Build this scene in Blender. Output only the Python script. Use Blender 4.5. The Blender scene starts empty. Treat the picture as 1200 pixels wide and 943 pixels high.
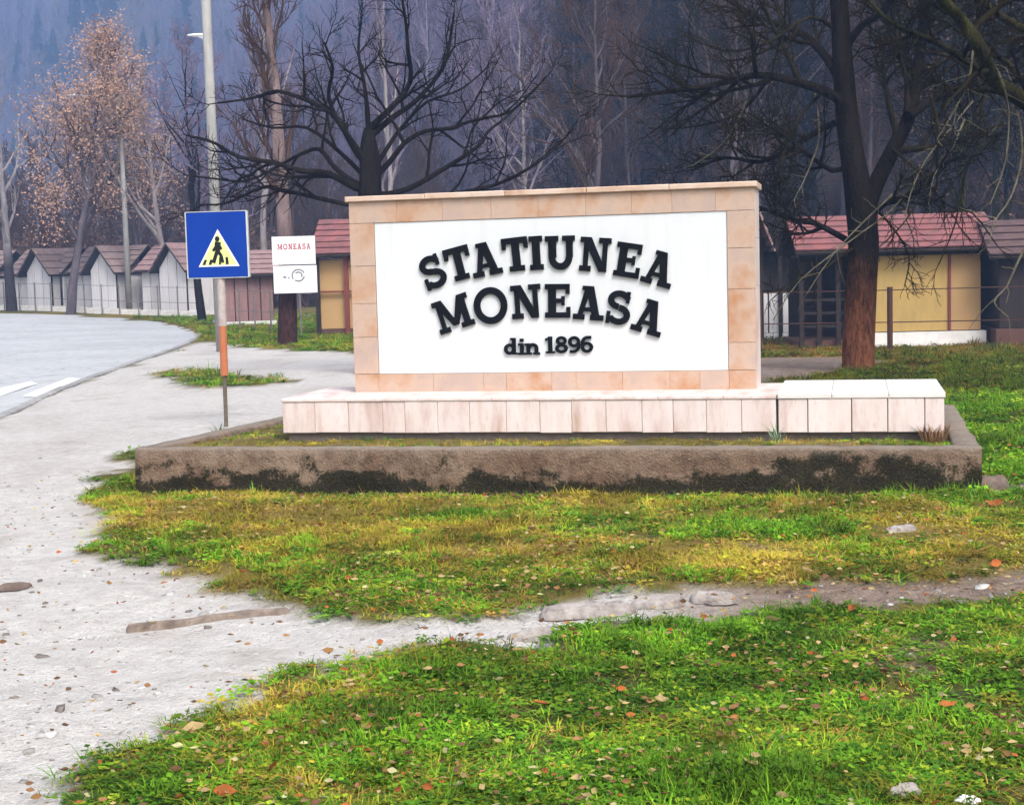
import bpy, math, random
import numpy as np
from mathutils import Vector, Matrix

# ------------------------------------------------------------------ camera
SC = bpy.context.scene
COL = SC.collection
FPX, CX, CY = 1750.0, 600.0, 471.5            # focal length and centre in photo pixels (1200 x 943)
PITCH, ROLL, EYE = math.radians(5.08), math.radians(1.54), 1.6
cam_data = bpy.data.cameras.new('camera')
cam_data.sensor_width = 36.0
cam_data.lens = 36.0 * FPX / 1200.0
cam_data.clip_start = 0.05
cam_data.clip_end = 3000.0
cam = bpy.data.objects.new('camera', cam_data)
COL.objects.link(cam)
ROT = Matrix.Rotation(math.pi / 2 - PITCH, 3, 'X') @ Matrix.Rotation(-ROLL, 3, 'Z')
cam.matrix_world = Matrix.Translation((0, 0, EYE)) @ ROT.to_4x4()
SC.camera = cam

# ------------------------------------------------------------------ overcast sky, soft sun, exposure
SUN_EL, SUN_AZ = math.radians(52), math.radians(155)    # azimuth clockwise from +Y: behind the camera, a little to the right
world = bpy.data.worlds.new('World')
SC.world = world
world.use_nodes = True
wn = world.node_tree
bg = wn.nodes['Background']
sky = wn.nodes.new('ShaderNodeTexSky')
sky.sky_type = 'NISHITA'
sky.sun_disc = False
sky.sun_elevation = SUN_EL
sky.sun_rotation = SUN_AZ
sky.dust_density = 4.0
hsv = wn.nodes.new('ShaderNodeHueSaturation')           # cloud cover: the same sky with most of its blue gone
hsv.inputs['Saturation'].default_value = 0.14
wn.links.new(sky.outputs[0], hsv.inputs['Color'])
wn.links.new(hsv.outputs[0], bg.inputs['Color'])
bg.inputs['Strength'].default_value = 0.15
sun_data = bpy.data.lights.new('sun', 'SUN')
sun_data.energy = 1.5
sun_data.angle = math.radians(25)
sun_data.color = (1.0, 0.96, 0.90)
sun = bpy.data.objects.new('sun', sun_data)
COL.objects.link(sun)
sd = Vector((math.sin(SUN_AZ) * math.cos(SUN_EL), math.cos(SUN_AZ) * math.cos(SUN_EL), math.sin(SUN_EL)))
sun.rotation_euler = sd.to_track_quat('Z', 'Y').to_euler()
SC.view_settings.view_transform = 'Standard'
SC.view_settings.look = 'None'
SC.view_settings.exposure = 1.08
SC.view_settings.gamma = 1.0
SC.view_settings.use_curve_mapping = False
SC.render.engine = 'CYCLES'
SC.cycles.use_denoising = True
SC.cycles.max_bounces = 3
SC.cycles.diffuse_bounces = 2
SC.cycles.use_adaptive_sampling = True
SC.cycles.adaptive_threshold = 0.03
SC.cycles.transparent_max_bounces = 8
SC.cycles.volume_bounces = 0

# ------------------------------------------------------------------ helpers: pixels to places on the ground
def ray(x, y):
    return ROT @ Vector(((x - CX) / FPX, -(y - CY) / FPX, -1.0))
def at(x, y, Y):
    d = ray(x, y)
    return Vector((0, 0, EYE)) + d * (Y / d.y)
def gz(x, y, z=0.0):
    d = ray(x, y)
    return Vector((0, 0, EYE)) + d * ((z - EYE) / d.z)

# ------------------------------------------------------------------ helpers: noise (numpy)
_rs = np.random.RandomState(7)
_tab = _rs.rand(256, 256)
def vnoise(x, y):
    x = np.asarray(x, float); y = np.asarray(y, float)
    xi = np.floor(x).astype(int); yi = np.floor(y).astype(int)
    fx = x - xi; fy = y - yi
    fx = fx * fx * (3 - 2 * fx); fy = fy * fy * (3 - 2 * fy)
    a = _tab[xi & 255, yi & 255]; b = _tab[(xi + 1) & 255, yi & 255]
    c = _tab[xi & 255, (yi + 1) & 255]; d = _tab[(xi + 1) & 255, (yi + 1) & 255]
    return (a * (1 - fx) + b * fx) * (1 - fy) + (c * (1 - fx) + d * fx) * fy
def fbm(x, y, s, o=4):
    v = 0; a = 0.5; t = 0
    for k in range(o):
        v = v + a * vnoise(np.asarray(x) * s + 17.3 * k, np.asarray(y) * s + 5.1 * k); t += a
        a *= 0.55; s *= 2.03
    return v / t
def sstep(a, b, x):
    t = np.clip((np.asarray(x, float) - a) / (b - a), 0, 1)
    return t * t * (3 - 2 * t)
def polydist(px, py, pts, closed):
    """distance to a polyline / polygon; for a closed one the sign is positive inside"""
    px = np.asarray(px, float); py = np.asarray(py, float)
    best = np.full(px.shape, 1e9); inside = np.zeros(px.shape, bool)
    n = len(pts)
    for i in range(n if closed else n - 1):
        ax, ay = pts[i]; bx, by = pts[(i + 1) % n]
        dx, dy = bx - ax, by - ay
        t = np.clip(((px - ax) * dx + (py - ay) * dy) / (dx * dx + dy * dy + 1e-12), 0, 1)
        best = np.minimum(best, np.hypot(px - ax - t * dx, py - ay - t * dy))
        if closed:
            c = (ay > py) != (by > py)
            xs = ax + (py - ay) / (by - ay + 1e-12) * dx
            inside ^= c & (px < xs)
    return np.where(inside, best, -best) if closed else best

# ------------------------------------------------------------------ helpers: mesh building
class MB:
    def __init__(self):
        self.v = []; self.f = []
    def poly_prism(self, pts, y0, y1, frame=None):
        """polygon pts (x, z), extruded from y0 (front) to y1"""
        n = len(pts); b = len(self.v)
        for y in (y0, y1):
            for p in pts:
                self.v.append(Vector((p[0], y, p[1])))
        self.f.append([b + i for i in range(n)])
        self.f.append([b + n + i for i in reversed(range(n))])
        for i in range(n):
            j = (i + 1) % n
            self.f.append([b + j, b + i, b + n + i, b + n + j])
        return self
    def box(self, x0, x1, y0, y1, z0, z1, c=0.0):
        """box with its upright front (-y) edges and its top edges chamfered by c"""
        b = len(self.v)
        if c <= 0:
            for z in (z0, z1):
                for (x, y) in ((x0, y0), (x1, y0), (x1, y1), (x0, y1)):
                    self.v.append(Vector((x, y, z)))
            for q in ((0, 3, 2, 1), (4, 5, 6, 7), (0, 1, 5, 4), (1, 2, 6, 5), (2, 3, 7, 6), (3, 0, 4, 7)):
                self.f.append([b + i for i in q])
        else:
            for (y, e) in ((y0, c), (y0 + c, 0.0), (y1, 0.0)):
                for (x, z) in ((x0 + e, z0 + e), (x1 - e, z0 + e), (x1 - e, z1 - e), (x0 + e, z1 - e)):
                    self.v.append(Vector((x, y, z)))
            self.f.append([b, b + 1, b + 2, b + 3])
            for k in (0, 4):
                for i in range(4):
                    j = (i + 1) % 4
                    self.f.append([b + k + j, b + k + i, b + k + 4 + i, b + k + 4 + j])
            self.f.append([b + 11, b + 10, b + 9, b + 8])
        return self
    def quadprism(self, quad, h):
        """a slab: four corner points (any plane) thickened by h along their normal"""
        q = [Vector(p) for p in quad]
        n = (q[1] - q[0]).cross(q[3] - q[0]).normalized() * h
        b = len(self.v)
        self.v += q + [p + n for p in q]
        for g in ((0, 3, 2, 1), (4, 5, 6, 7), (0, 1, 5, 4), (1, 2, 6, 5), (2, 3, 7, 6), (3, 0, 4, 7)):
            self.f.append([b + i for i in g])
        return self
    def bar(self, a, c, w, y0, y1):
        """flat bar in the x-z plane from a to c, width w, from depth y0 to y1"""
        a = Vector(a); c = Vector(c); d = (c - a).normalized(); n = Vector((-d.y, d.x)) * (w / 2)
        return self.poly_prism([a + n, a - n, c - n, c + n], y0, y1)
    def tube(self, pts, rad, n=8, caps=True):
        pts = [Vector(p) for p in pts]
        if not hasattr(rad, '__len__'): rad = [rad] * len(pts)
        b = len(self.v)
        up = Vector((0.31, 0.17, 0.93))
        for i, p in enumerate(pts):
            t = (pts[min(i + 1, len(pts) - 1)] - pts[max(i - 1, 0)]).normalized()
            u = t.cross(up)
            if u.length < 0.1: u = t.cross(Vector((1, 0, 0)))
            u.normalize(); w = t.cross(u)
            for k in range(n):
                a = 2 * math.pi * k / n
                self.v.append(p + (u * math.cos(a) + w * math.sin(a)) * rad[i])
        for i in range(len(pts) - 1):
            for k in range(n):
                k2 = (k + 1) % n
                self.f.append([b + i * n + k, b + i * n + k2, b + (i + 1) * n + k2, b + (i + 1) * n + k])
        if caps:
            self.f.append([b + k for k in reversed(range(n))])
            e = b + (len(pts) - 1) * n
            self.f.append([e + k for k in range(n)])
        return self
    def build(self, name, mat, parent=None, loc=None, rz=None, smooth=False):
        me = bpy.data.meshes.new(name)
        me.from_pydata([tuple(v) for v in self.v], [], self.f)
        if smooth:
            me.polygons.foreach_set('use_smooth', [True] * len(me.polygons))
        me.update()
        return link(name, me, mat, parent, loc, rz)
def link(name, me, mat, parent=None, loc=None, rz=None):
    o = bpy.data.objects.new(name, me)
    if mat is not None and len(me.materials) == 0: me.materials.append(mat)
    COL.objects.link(o)
    if parent is not None: o.parent = parent
    if loc is not None: o.location = loc
    if rz is not None: o.rotation_euler = (0, 0, rz)
    return o
def np_mesh(name, V, F, colors=None, attrs=None):
    """V (n,3), F (m,k) with k = 3 or 4"""
    me = bpy.data.meshes.new(name)
    V = np.asarray(V, np.float32); F = np.asarray(F, np.int32)
    k = F.shape[1]
    me.vertices.add(len(V)); me.vertices.foreach_set('co', V.ravel())
    me.loops.add(F.size); me.loops.foreach_set('vertex_index', F.ravel())
    me.polygons.add(len(F)); me.polygons.foreach_set('loop_start', np.arange(len(F), dtype=np.int32) * k)
    if attrs:
        for nm, a in attrs.items():
            at_ = me.attributes.new(nm, 'FLOAT', 'POINT'); at_.data.foreach_set('value', np.asarray(a, np.float32))
    if colors is not None:
        ca = me.attributes.new('tint', 'FLOAT_COLOR', 'POINT')
        c4 = np.ones((len(V), 4), np.float32); c4[:, :3] = colors
        ca.data.foreach_set('color', c4.ravel())
    me.update(calc_edges=True); me.validate()
    return me
def thing(name, label, cat, loc=(0, 0, 0), rz=0.0, group=None):
    o = bpy.data.objects.new(name, None)
    COL.objects.link(o)
    o.location = loc; o.rotation_euler = (0, 0, rz)
    return tag(o, label, cat, group)
def tag(o, label=None, cat=None, group=None, kind=None):
    if label: o['label'] = label
    if cat: o['category'] = cat
    if group: o['group'] = group
    if kind: o['kind'] = kind
    return o

# ------------------------------------------------------------------ helpers: materials
def new_mat(name):
    m = bpy.data.materials.new(name); m.use_nodes = True
    return m, m.node_tree, m.node_tree.nodes['Principled BSDF']
def node(nt, t, **kw):
    n = nt.nodes.new(t)
    for k, v in kw.items(): setattr(n, k, v)
    return n
def noise_tex(nt, vec, scale, detail=4, rough=0.6):
    n = node(nt, 'ShaderNodeTexNoise')
    n.inputs['Scale'].default_value = scale; n.inputs['Detail'].default_value = detail; n.inputs['Roughness'].default_value = rough
    if vec is not None: nt.links.new(vec, n.inputs['Vector'])
    return n.outputs['Fac']
def ramp(nt, fac, stops):
    r = node(nt, 'ShaderNodeValToRGB')
    cr = r.color_ramp
    while len(cr.elements) < len(stops): cr.elements.new(0.5)
    for e, (p, c) in zip(cr.elements, stops):
        e.position = p; e.color = (c, c, c, 1) if not hasattr(c, '__len__') else (*c, 1)
    nt.links.new(fac, r.inputs['Fac'])
    return r.outputs['Color']
def mixc(nt, fac, a, b, blend='MIX'):
    m = node(nt, 'ShaderNodeMix', data_type='RGBA', blend_type=blend)
    for s, v in ((m.inputs[0], fac), (m.inputs[6], a), (m.inputs[7], b)):
        if isinstance(v, (int, float)): s.default_value = v
        elif isinstance(v, (tuple, list)): s.default_value = (*v, 1)
        else: nt.links.new(v, s)
    return m.outputs[2]
def math_n(nt, op, a, b=None):
    m = node(nt, 'ShaderNodeMath', operation=op)
    for s, v in ((m.inputs[0], a), (m.inputs[1], b)):
        if v is None: continue
        if isinstance(v, (int, float)): s.default_value = v
        else: nt.links.new(v, s)
    return m.outputs[0]
def bump(nt, bsdf, h, strength=0.3, dist=0.02):
    b = node(nt, 'ShaderNodeBump')
    b.inputs['Strength'].default_value = strength; b.inputs['Distance'].default_value = dist
    nt.links.new(h, b.inputs['Height']); nt.links.new(b.outputs[0], bsdf.inputs['Normal'])
def simple(name, c1, c2=None, scale=6.0, rough=0.8, bmp=0.0, stretch=(1, 1, 1), rnd=0.0, spec=0.3):
    """two-tone noisy paint; rnd varies the brightness from object to object"""
    m, nt, b = new_mat(name)
    tc = node(nt, 'ShaderNodeTexCoord'); mp = node(nt, 'ShaderNodeMapping')
    mp.inputs['Scale'].default_value = stretch
    nt.links.new(tc.outputs['Object'], mp.inputs['Vector'])
    f = noise_tex(nt, mp.outputs[0], scale, 5, 0.65)
    col = mixc(nt, ramp(nt, f, [(0.3, 0.0), (0.7, 1.0)]), c1, c2 or tuple(x * 0.8 for x in c1))
    if rnd:
        oi = node(nt, 'ShaderNodeObjectInfo')
        h = node(nt, 'ShaderNodeHueSaturation')
        nt.links.new(col, h.inputs['Color'])
        nt.links.new(math_n(nt, 'MULTIPLY_ADD', oi.outputs['Random'], rnd), h.inputs['Value'])
        h.inputs['Value'].links[0].from_node.inputs[2].default_value = 1 - rnd / 2
        col = h.outputs[0]
    nt.links.new(col, b.inputs['Base Color'])
    b.inputs['Roughness'].default_value = rough
    b.inputs['Specular IOR Level'].default_value = spec
    if bmp: bump(nt, b, f, bmp, 0.02)
    return m
M = {}

# ------------------------------------------------------------------ the lie of the land
HILL_FOOT = [(120, -40), (60, 20), (30, 39), (15, 46), (6, 56), (-4, 78), (-21, 130), (-62, 240), (-130, 350), (-420, 500)]
def terrain(x, y, fine=True):
    x = np.asarray(x, float); y = np.asarray(y, float)
    z = -0.38 * sstep(22, 33, y) * sstep(0.5, 5, x) - 0.10 * sstep(26, 40, y) * sstep(-9, -5, x) * (1 - sstep(0.5, 5, x))
    z = z + 0.42 * sstep(-11, -24, x) * sstep(38, 66, y)
    z = z + 0.20 * np.exp(-(((x - 5.6) / 1.9) ** 2 + ((y - 13.2) / 2.6) ** 2))
    z = z - 0.035 * np.exp(-((polydist(x, y, [(-2.89, 11.35), (3.17, 10.0)], False) / 0.45) ** 2)) * (y < 11.9)
    z = z + 0.05 * sstep(1.0, 4.5, x) * sstep(6, 9.5, y) * sstep(14, 11, y)
    d = polydist(x, y, HILL_FOOT, False)
    k = np.zeros_like(x)                                      # which side of the foot line
    poly = HILL_FOOT + [(-420, 1100), (700, 1100), (700, -40)]
    s = polydist(x, y, poly, True)
    hd = np.where(s > 0, d, 0)
    h = 0.85 * np.maximum(hd - 2.5, 0) + 0.02 * np.minimum(hd, 2.5) ** 2
    h = 150 * np.tanh(h / 150)
    h = h * (0.82 + 0.36 * fbm(x, y, 0.02, 3)) + sstep(2, 12, hd) * 2.2 * (fbm(x, y, 0.08, 3) - 0.5)
    far = 0.95 * np.maximum(y - 400 - 60 * fbm(x, y, 0.006, 2), 0)
    h = np.maximum(h, 170 * (1 - np.exp(-far / 170)))
    z = z + h
    if fine:
        near = np.exp(-np.maximum(np.hypot(x, y - 8) - 8, 0) / 12)
        z = z + near * (0.07 * (fbm(x, y, 0.9, 3) - 0.5) + 0.03 * (fbm(x, y, 4.0, 3) - 0.5))
    return z
def th(x, y):
    return float(terrain(np.array([x]), np.array([y]))[0])
def gt(x, y):
    """photo pixel to the point of the ground it shows"""
    z = 0.0
    for _ in range(12):
        p = gz(x, y, z)
        z = 0.5 * z + 0.5 * th(p.x, p.y)
    return gz(x, y, z)
def g2(pts):
    return [tuple(gt(*p))[:2] for p in pts]

ROAD_EDGE = [(-60, 513), (0, 487), (45, 467), (90, 448), (135, 432), (185, 415), (215, 404), (231, 396), (233, 391), (224, 384), (190, 376), (140, 371), (90, 368), (0, 366), (-60, 365)]
ROAD = g2(ROAD_EDGE)
ROAD = [(-9.5, 4.0), (-7.6, 10.0)] + ROAD[0:] + [(-60, 105), (-75, 60), (-40, 4)]
GRAVEL_PX = [(-250, 600), (-60, 513), (0, 487), (90, 448), (185, 415), (232, 398), (300, 408), (420, 413), (640, 416), (640, 455), (335, 489), (205, 521), (160, 531),
             (150, 548), (82, 582), (112, 606), (92, 640), (180, 668), (238, 690), (330, 712), (430, 722), (540, 724), (640, 706), (760, 689), (850, 682),
             (960, 676), (1100, 670), (1210, 650), (1330, 630), (1330, 690), (1210, 700), (1100, 708), (1000, 712), (850, 722), (700, 736), (600, 756), (540, 748), (470, 765), (400, 792), (350, 782),
             (285, 815), (210, 845), (130, 880), (75, 930), (60, 990), (-300, 1100)]
GRAVEL = g2(GRAVEL_PX)
ISLAND = g2([(183, 441), (205, 433), (260, 432), (310, 440), (348, 446), (320, 452), (260, 454), (205, 450)])
BACKPATH = g2([(880, 418), (985, 417), (1040, 424), (985, 434), (960, 442), (880, 452), (700, 455), (700, 420)])
PATCHES = [gt(1060, 625), gt(1060, 762), gt(880, 640), gt(1170, 575), gt(1180, 700)]
def gravel_mask(x, y, raw=False):
    """1 on bare gravel or dirt, 0 in grass, ragged at the border"""
    x = np.asarray(x, float); y = np.asarray(y, float)
    s = polydist(x, y, GRAVEL, True)
    s = np.minimum(s, -polydist(x, y, ISLAND, True))
    s = np.maximum(s, polydist(x, y, BACKPATH, True))
    sp = np.full(x.shape, -9.0)
    for p, r in zip(PATCHES, (0.10, 0.22, 0.05, 0.15, 0.15)):
        sp = np.maximum(sp, r - np.hypot(x - p.x, (y - p.y) * 0.8))
    s = np.maximum(s, sp + 0.55 * (fbm(x + 31, y, 2.6, 4) - 0.5) * 2)
    s = s - 0.11 * sstep(0.2, 1.4, x) * sstep(9.5, 8.5, y)
    amp = 0.36 * np.clip(np.hypot(x, y) / 9, 0.6, 1.6)
    s = s + amp * (fbm(x, y, 1.7, 4) - 0.5) * 2 * 0.9 + 0.16 * (fbm(x, y, 7.0, 3) - 0.5) * 2
    return s if raw else sstep(-0.10, 0.10, s)
def gravel_soft(x, y):
    return sstep(-0.34, 0.05, gravel_mask(x, y, True))
def dirt_mask(x, y):
    """brown trodden earth as against pale gravel"""
    x = np.asarray(x, float); y = np.asarray(y, float)
    v = 1.3 * sstep(0.2, 1.5, x) * sstep(11, 9, y)
    v = np.maximum(v, sstep(1, 2, x) * sstep(13, 16, y))
    return np.clip(v + 0.7 * (fbm(x, y, 1.1, 3) - 0.5), 0, 1)
def dry_mask(x, y):
    """yellowed grass: the strip below the kerb, some patches elsewhere"""
    x = np.asarray(x, float); y = np.asarray(y, float)
    strip = sstep(6.6, 7.8, y + 0.1 * x) * sstep(12.5, 11.5, y) * sstep(3.6, 2.2, x)
    v = 0.17 + 0.62 * strip + 1.1 * (fbm(x, y, 0.9, 4) - 0.5) + 1.6 * (fbm(x + 7, y, 2.4, 3) - 0.5) + 0.5 * (fbm(x, y, 5, 2) - 0.5)
    v = v - 0.3 * sstep(3.2, 4.2, x) * sstep(9.5, 11, y) * sstep(19, 15, y)
    v = v + 0.35 * sstep(17, 24, y)
    return np.clip(v, 0, 1)

def axis(dense0, dense1, step, lo, hi, grow=1.09):
    a = list(np.arange(dense0, dense1 + 1e-6, step))
    s = step
    while a[-1] < hi: s = min(s * grow, 14); a.append(a[-1] + s)
    s = step; left = []
    v = a[0]
    while v > lo: s = min(s * grow, 14); v -= s; left.append(v)
    return np.array(left[::-1] + a)
XS = axis(-4.5, 6.0, 0.06, -520, 520, 1.07)
YS = axis(3.6, 13.5, 0.06, -60, 760, 1.06)
GX, GY = np.meshgrid(XS, YS)
gx, gy = GX.ravel(), GY.ravel()
g_grav = gravel_mask(gx, gy)
g_dirt = dirt_mask(gx, gy)
g_dry = dry_mask(gx, gy)
g_z = terrain(gx, gy)
g_z = g_z - 0.025 * g_grav * np.exp(-np.maximum(np.hypot(gx, gy) - 12, 0) / 8)
roadd = polydist(gx, gy, ROAD, True)
g_z = g_z - 0.10 * sstep(-0.05, 0.25, roadd)                   # the carriageway lies a little lower
nx = len(XS); ny = len(YS)
ii = (np.arange(ny - 1)[:, None] * nx + np.arange(nx - 1)[None, :]).ravel()
QF = np.stack([ii, ii + 1, ii + nx + 1, ii + nx], 1)
hillv = (polydist(gx, gy, HILL_FOOT + [(-420, 1100), (700, 1100), (700, -40)], True) > 0) | (gy > 430)
hillq = hillv[QF].all(1)

# ---- ground materials
def ground_material():
    m, nt, b = new_mat('ground')
    geo = node(nt, 'ShaderNodeNewGeometry'); P = geo.outputs['Position']
    def attr(nm):
        a = node(nt, 'ShaderNodeAttribute'); a.attribute_name = nm; return a.outputs['Fac']
    n1 = noise_tex(nt, P, 1.3, 6, 0.65); n2 = noise_tex(nt, P, 9.0, 5, 0.7); n3 = noise_tex(nt, P, 45.0, 4, 0.7)
    grass = mixc(nt, ramp(nt, n2, [(0.35, 0.0), (0.65, 1.0)]), (0.045, 0.055, 0.012), (0.11, 0.10, 0.03))
    dry = mixc(nt, ramp(nt, n2, [(0.3, 0.0), (0.7, 1.0)]), (0.24, 0.15, 0.04), (0.20, 0.17, 0.03))
    g = mixc(nt, attr('dry'), grass, dry)
    g = mixc(nt, ramp(nt, n3, [(0.55, 0.0), (0.75, 0.6)]), g, (0.06, 0.035, 0.015))
    grav = mixc(nt, ramp(nt, n2, [(0.35, 0.0), (0.7, 1.0)]), (0.66, 0.625, 0.595), (0.50, 0.465, 0.435))
    grav = mixc(nt, ramp(nt, n3, [(0.54, 0.0), (0.70, 0.55)]), grav, (0.34, 0.31, 0.285))
    grav = mixc(nt, ramp(nt, n1, [(0.54, 0.0), (0.70, 0.6)]), grav, (0.40, 0.35, 0.305))
    dirt = mixc(nt, ramp(nt, n2, [(0.3, 0.0), (0.7, 1.0)]), (0.33, 0.25, 0.20), (0.14, 0.092, 0.066))
    dirt = mixc(nt, ramp(nt, n3, [(0.56, 0.0), (0.74, 0.7)]), dirt, (0.48, 0.43, 0.39))
    bare = mixc(nt, attr('dirt'), grav, dirt)
    col = mixc(nt, attr('gravel'), g, bare)
    nt.links.new(col, b.inputs['Base Color'])
    b.inputs['Roughness'].default_value = 0.95; b.inputs['Specular IOR Level'].default_value = 0.15
    bump(nt, b, math_n(nt, 'ADD', n2, math_n(nt, 'MULTIPLY', n3, 0.6)), 1.0, 0.05)
    return m
def hill_material():
    m, nt, b = new_mat('leaf_litter')
    geo = node(nt, 'ShaderNodeNewGeometry'); P = geo.outputs['Position']
    n1 = noise_tex(nt, P, 0.16, 6, 0.65); n2 = noise_tex(nt, P, 1.5, 5, 0.7)
    c = mixc(nt, ramp(nt, n1, [(0.35, 0.0), (0.65, 1.0)]), (0.125, 0.085, 0.080), (0.075, 0.068, 0.055))
    c = mixc(nt, ramp(nt, n2, [(0.45, 0.0), (0.7, 0.8)]), c, (0.040, 0.026, 0.022))
    nt.links.new(c, b.inputs['Base Color'])
    b.inputs['Roughness'].default_value = 1.0; b.inputs['Specular IOR Level'].default_value = 0.05
    bump(nt, b, n2, 0.8, 0.4)
    return m
M['ground'] = ground_material(); M['litter'] = hill_material()
def submesh(name, mask):
    F = QF[mask]; used = np.unique(F)
    rem = np.full(len(gx), -1, np.int64); rem[used] = np.arange(len(used))
    V = np.stack([gx, gy, g_z], 1)[used]
    me = np_mesh(name, V, rem[F], attrs={'gravel': g_grav[used], 'dirt': g_dirt[used], 'dry': g_dry[used]})
    me.polygons.foreach_set('use_smooth', [True] * len(me.polygons))
    return me
tag(link('ground', submesh('ground', ~hillq), M['ground']), kind='structure')
tag(link('hill', submesh('hill', hillq), M['litter']), kind='structure')

# ---- road: a sheet draped 4 mm above its bed, a kerb line and painted stripes
def drape(name, poly, mat, lift, step, parent=None):
    xs = [p[0] for p in poly]; ys = [p[1] for p in poly]
    import bmesh
    bm = bmesh.new()
    vs = [bm.verts.new((x, y, 0)) for x, y in poly]
    bm.faces.new(vs)
    a = min(xs)
    for c in np.arange(min(xs) + step, max(xs), step):
        bmesh.ops.bisect_plane(bm, geom=bm.verts[:] + bm.edges[:] + bm.faces[:], plane_co=(c, 0, 0), plane_no=(1, 0, 0))
    for c in np.arange(min(ys) + step, max(ys), step):
        bmesh.ops.bisect_plane(bm, geom=bm.verts[:] + bm.edges[:] + bm.faces[:], plane_co=(0, c, 0), plane_no=(0, 1, 0))
    X = np.array([v.co.x for v in bm.verts]); Y = np.array([v.co.y for v in bm.verts])
    Z = terrain(X, Y) + lift
    for v, z in zip(bm.verts, Z): v.co.z = z
    bmesh.ops.triangulate(bm, faces=bm.faces[:])
    bmesh.ops.recalc_face_normals(bm, faces=bm.faces[:])
    if sum(f.normal.z for f in bm.faces) < 0: bmesh.ops.reverse_faces(bm, faces=bm.faces[:])
    me = bpy.data.meshes.new(name); bm.to_mesh(me); bm.free()
    return link(name, me, mat, parent)
def asphalt_material():
    m, nt, b = new_mat('worn_asphalt')
    geo = node(nt, 'ShaderNodeNewGeometry'); P = geo.outputs['Position']
    n1 = noise_tex(nt, P, 0.35, 5, 0.6); n2 = noise_tex(nt, P, 4.0, 6, 0.75); n3 = noise_tex(nt, P, 60, 3, 0.7)
    c = mixc(nt, ramp(nt, n1, [(0.35, 0.0), (0.65, 1.0)]), (0.50, 0.505, 0.515), (0.40, 0.40, 0.405))
    c = mixc(nt, ramp(nt, n2, [(0.46, 0.0), (0.66, 0.75)]), c, (0.31, 0.305, 0.30))
    c = mixc(nt, ramp(nt, n3, [(0.50, 0.0), (0.70, 0.5)]), c, (0.28, 0.28, 0.285))
    vo = node(nt, 'ShaderNodeTexVoronoi', feature='DISTANCE_TO_EDGE'); vo.inputs['Scale'].default_value = 0.55
    wv = node(nt, 'ShaderNodeVectorMath', operation='ADD'); nt.links.new(P, wv.inputs[0])
    nn = node(nt, 'ShaderNodeTexNoise'); nn.inputs['Scale'].default_value = 1.2; nt.links.new(P, nn.inputs['Vector']); nt.links.new(nn.outputs['Color'], wv.inputs[1])
    nt.links.new(wv.outputs[0], vo.inputs['Vector'])
    c = mixc(nt, ramp(nt, vo.outputs['Distance'], [(0.0, 0.55), (0.012, 0.0)]), c, (0.16, 0.155, 0.15))
    nt.links.new(c, b.inputs['Base Color']); b.inputs['Roughness'].default_value = 0.8; b.inputs['Specular IOR Level'].default_value = 0.3
    bump(nt, b, n3, 0.3, 0.01)
    return m
M['asphalt'] = asphalt_material()
M['roadpaint'] = simple('road_paint', (0.84, 0.84, 0.83), (0.74, 0.74, 0.73), 5.0, 0.7)
road = tag(drape('road', ROAD, M['asphalt'], -0.045, 2.5), kind='structure')
for st in ([(-24, 467), (0, 461), (44, 447), (36, 444), (0, 452), (-24, 458)], [(26, 461), (46, 462.5), (94, 441), (80, 440)]):
    drape('painted_stripe', g2(st), M['roadpaint'], -0.036, 2.5, road)
M['kerbstone'] = simple('kerb_stone', (0.36, 0.35, 0.34), (0.22, 0.215, 0.21), 4.0, 0.9, 0.4, rnd=0.3)
edge = g2([(-60, 513), (0, 487), (45, 467), (90, 448), (135, 432), (185, 415), (215, 404), (231, 396), (233, 391)])
kerb_road = bpy.data.objects.new('road_kerb', None); COL.objects.link(kerb_road); tag(kerb_road, kind='structure')
run = []
for a, b_ in zip(edge[:-1], edge[1:]):
    L = math.dist(a, b_); n = max(1, int(L / 1.0))
    for i in range(n):
        run.append(((a[0] + (b_[0] - a[0]) * i / n, a[1] + (b_[1] - a[1]) * i / n), (a[0] + (b_[0] - a[0]) * (i + 1) / n, a[1] + (b_[1] - a[1]) * (i + 1) / n)))
kr = random.Random(4)
for a, b_ in run:
    L = math.dist(a, b_) - 0.012
    o = MB().box(0, L, -0.07, 0.07, -0.16, 0.012 + kr.uniform(-0.010, 0.010), 0.012).build('kerb_stone', M['kerbstone'], kerb_road,
        (a[0], a[1], th(*a)), math.atan2(b_[1] - a[1], b_[0] - a[0]) + kr.uniform(-0.01, 0.01))

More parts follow.
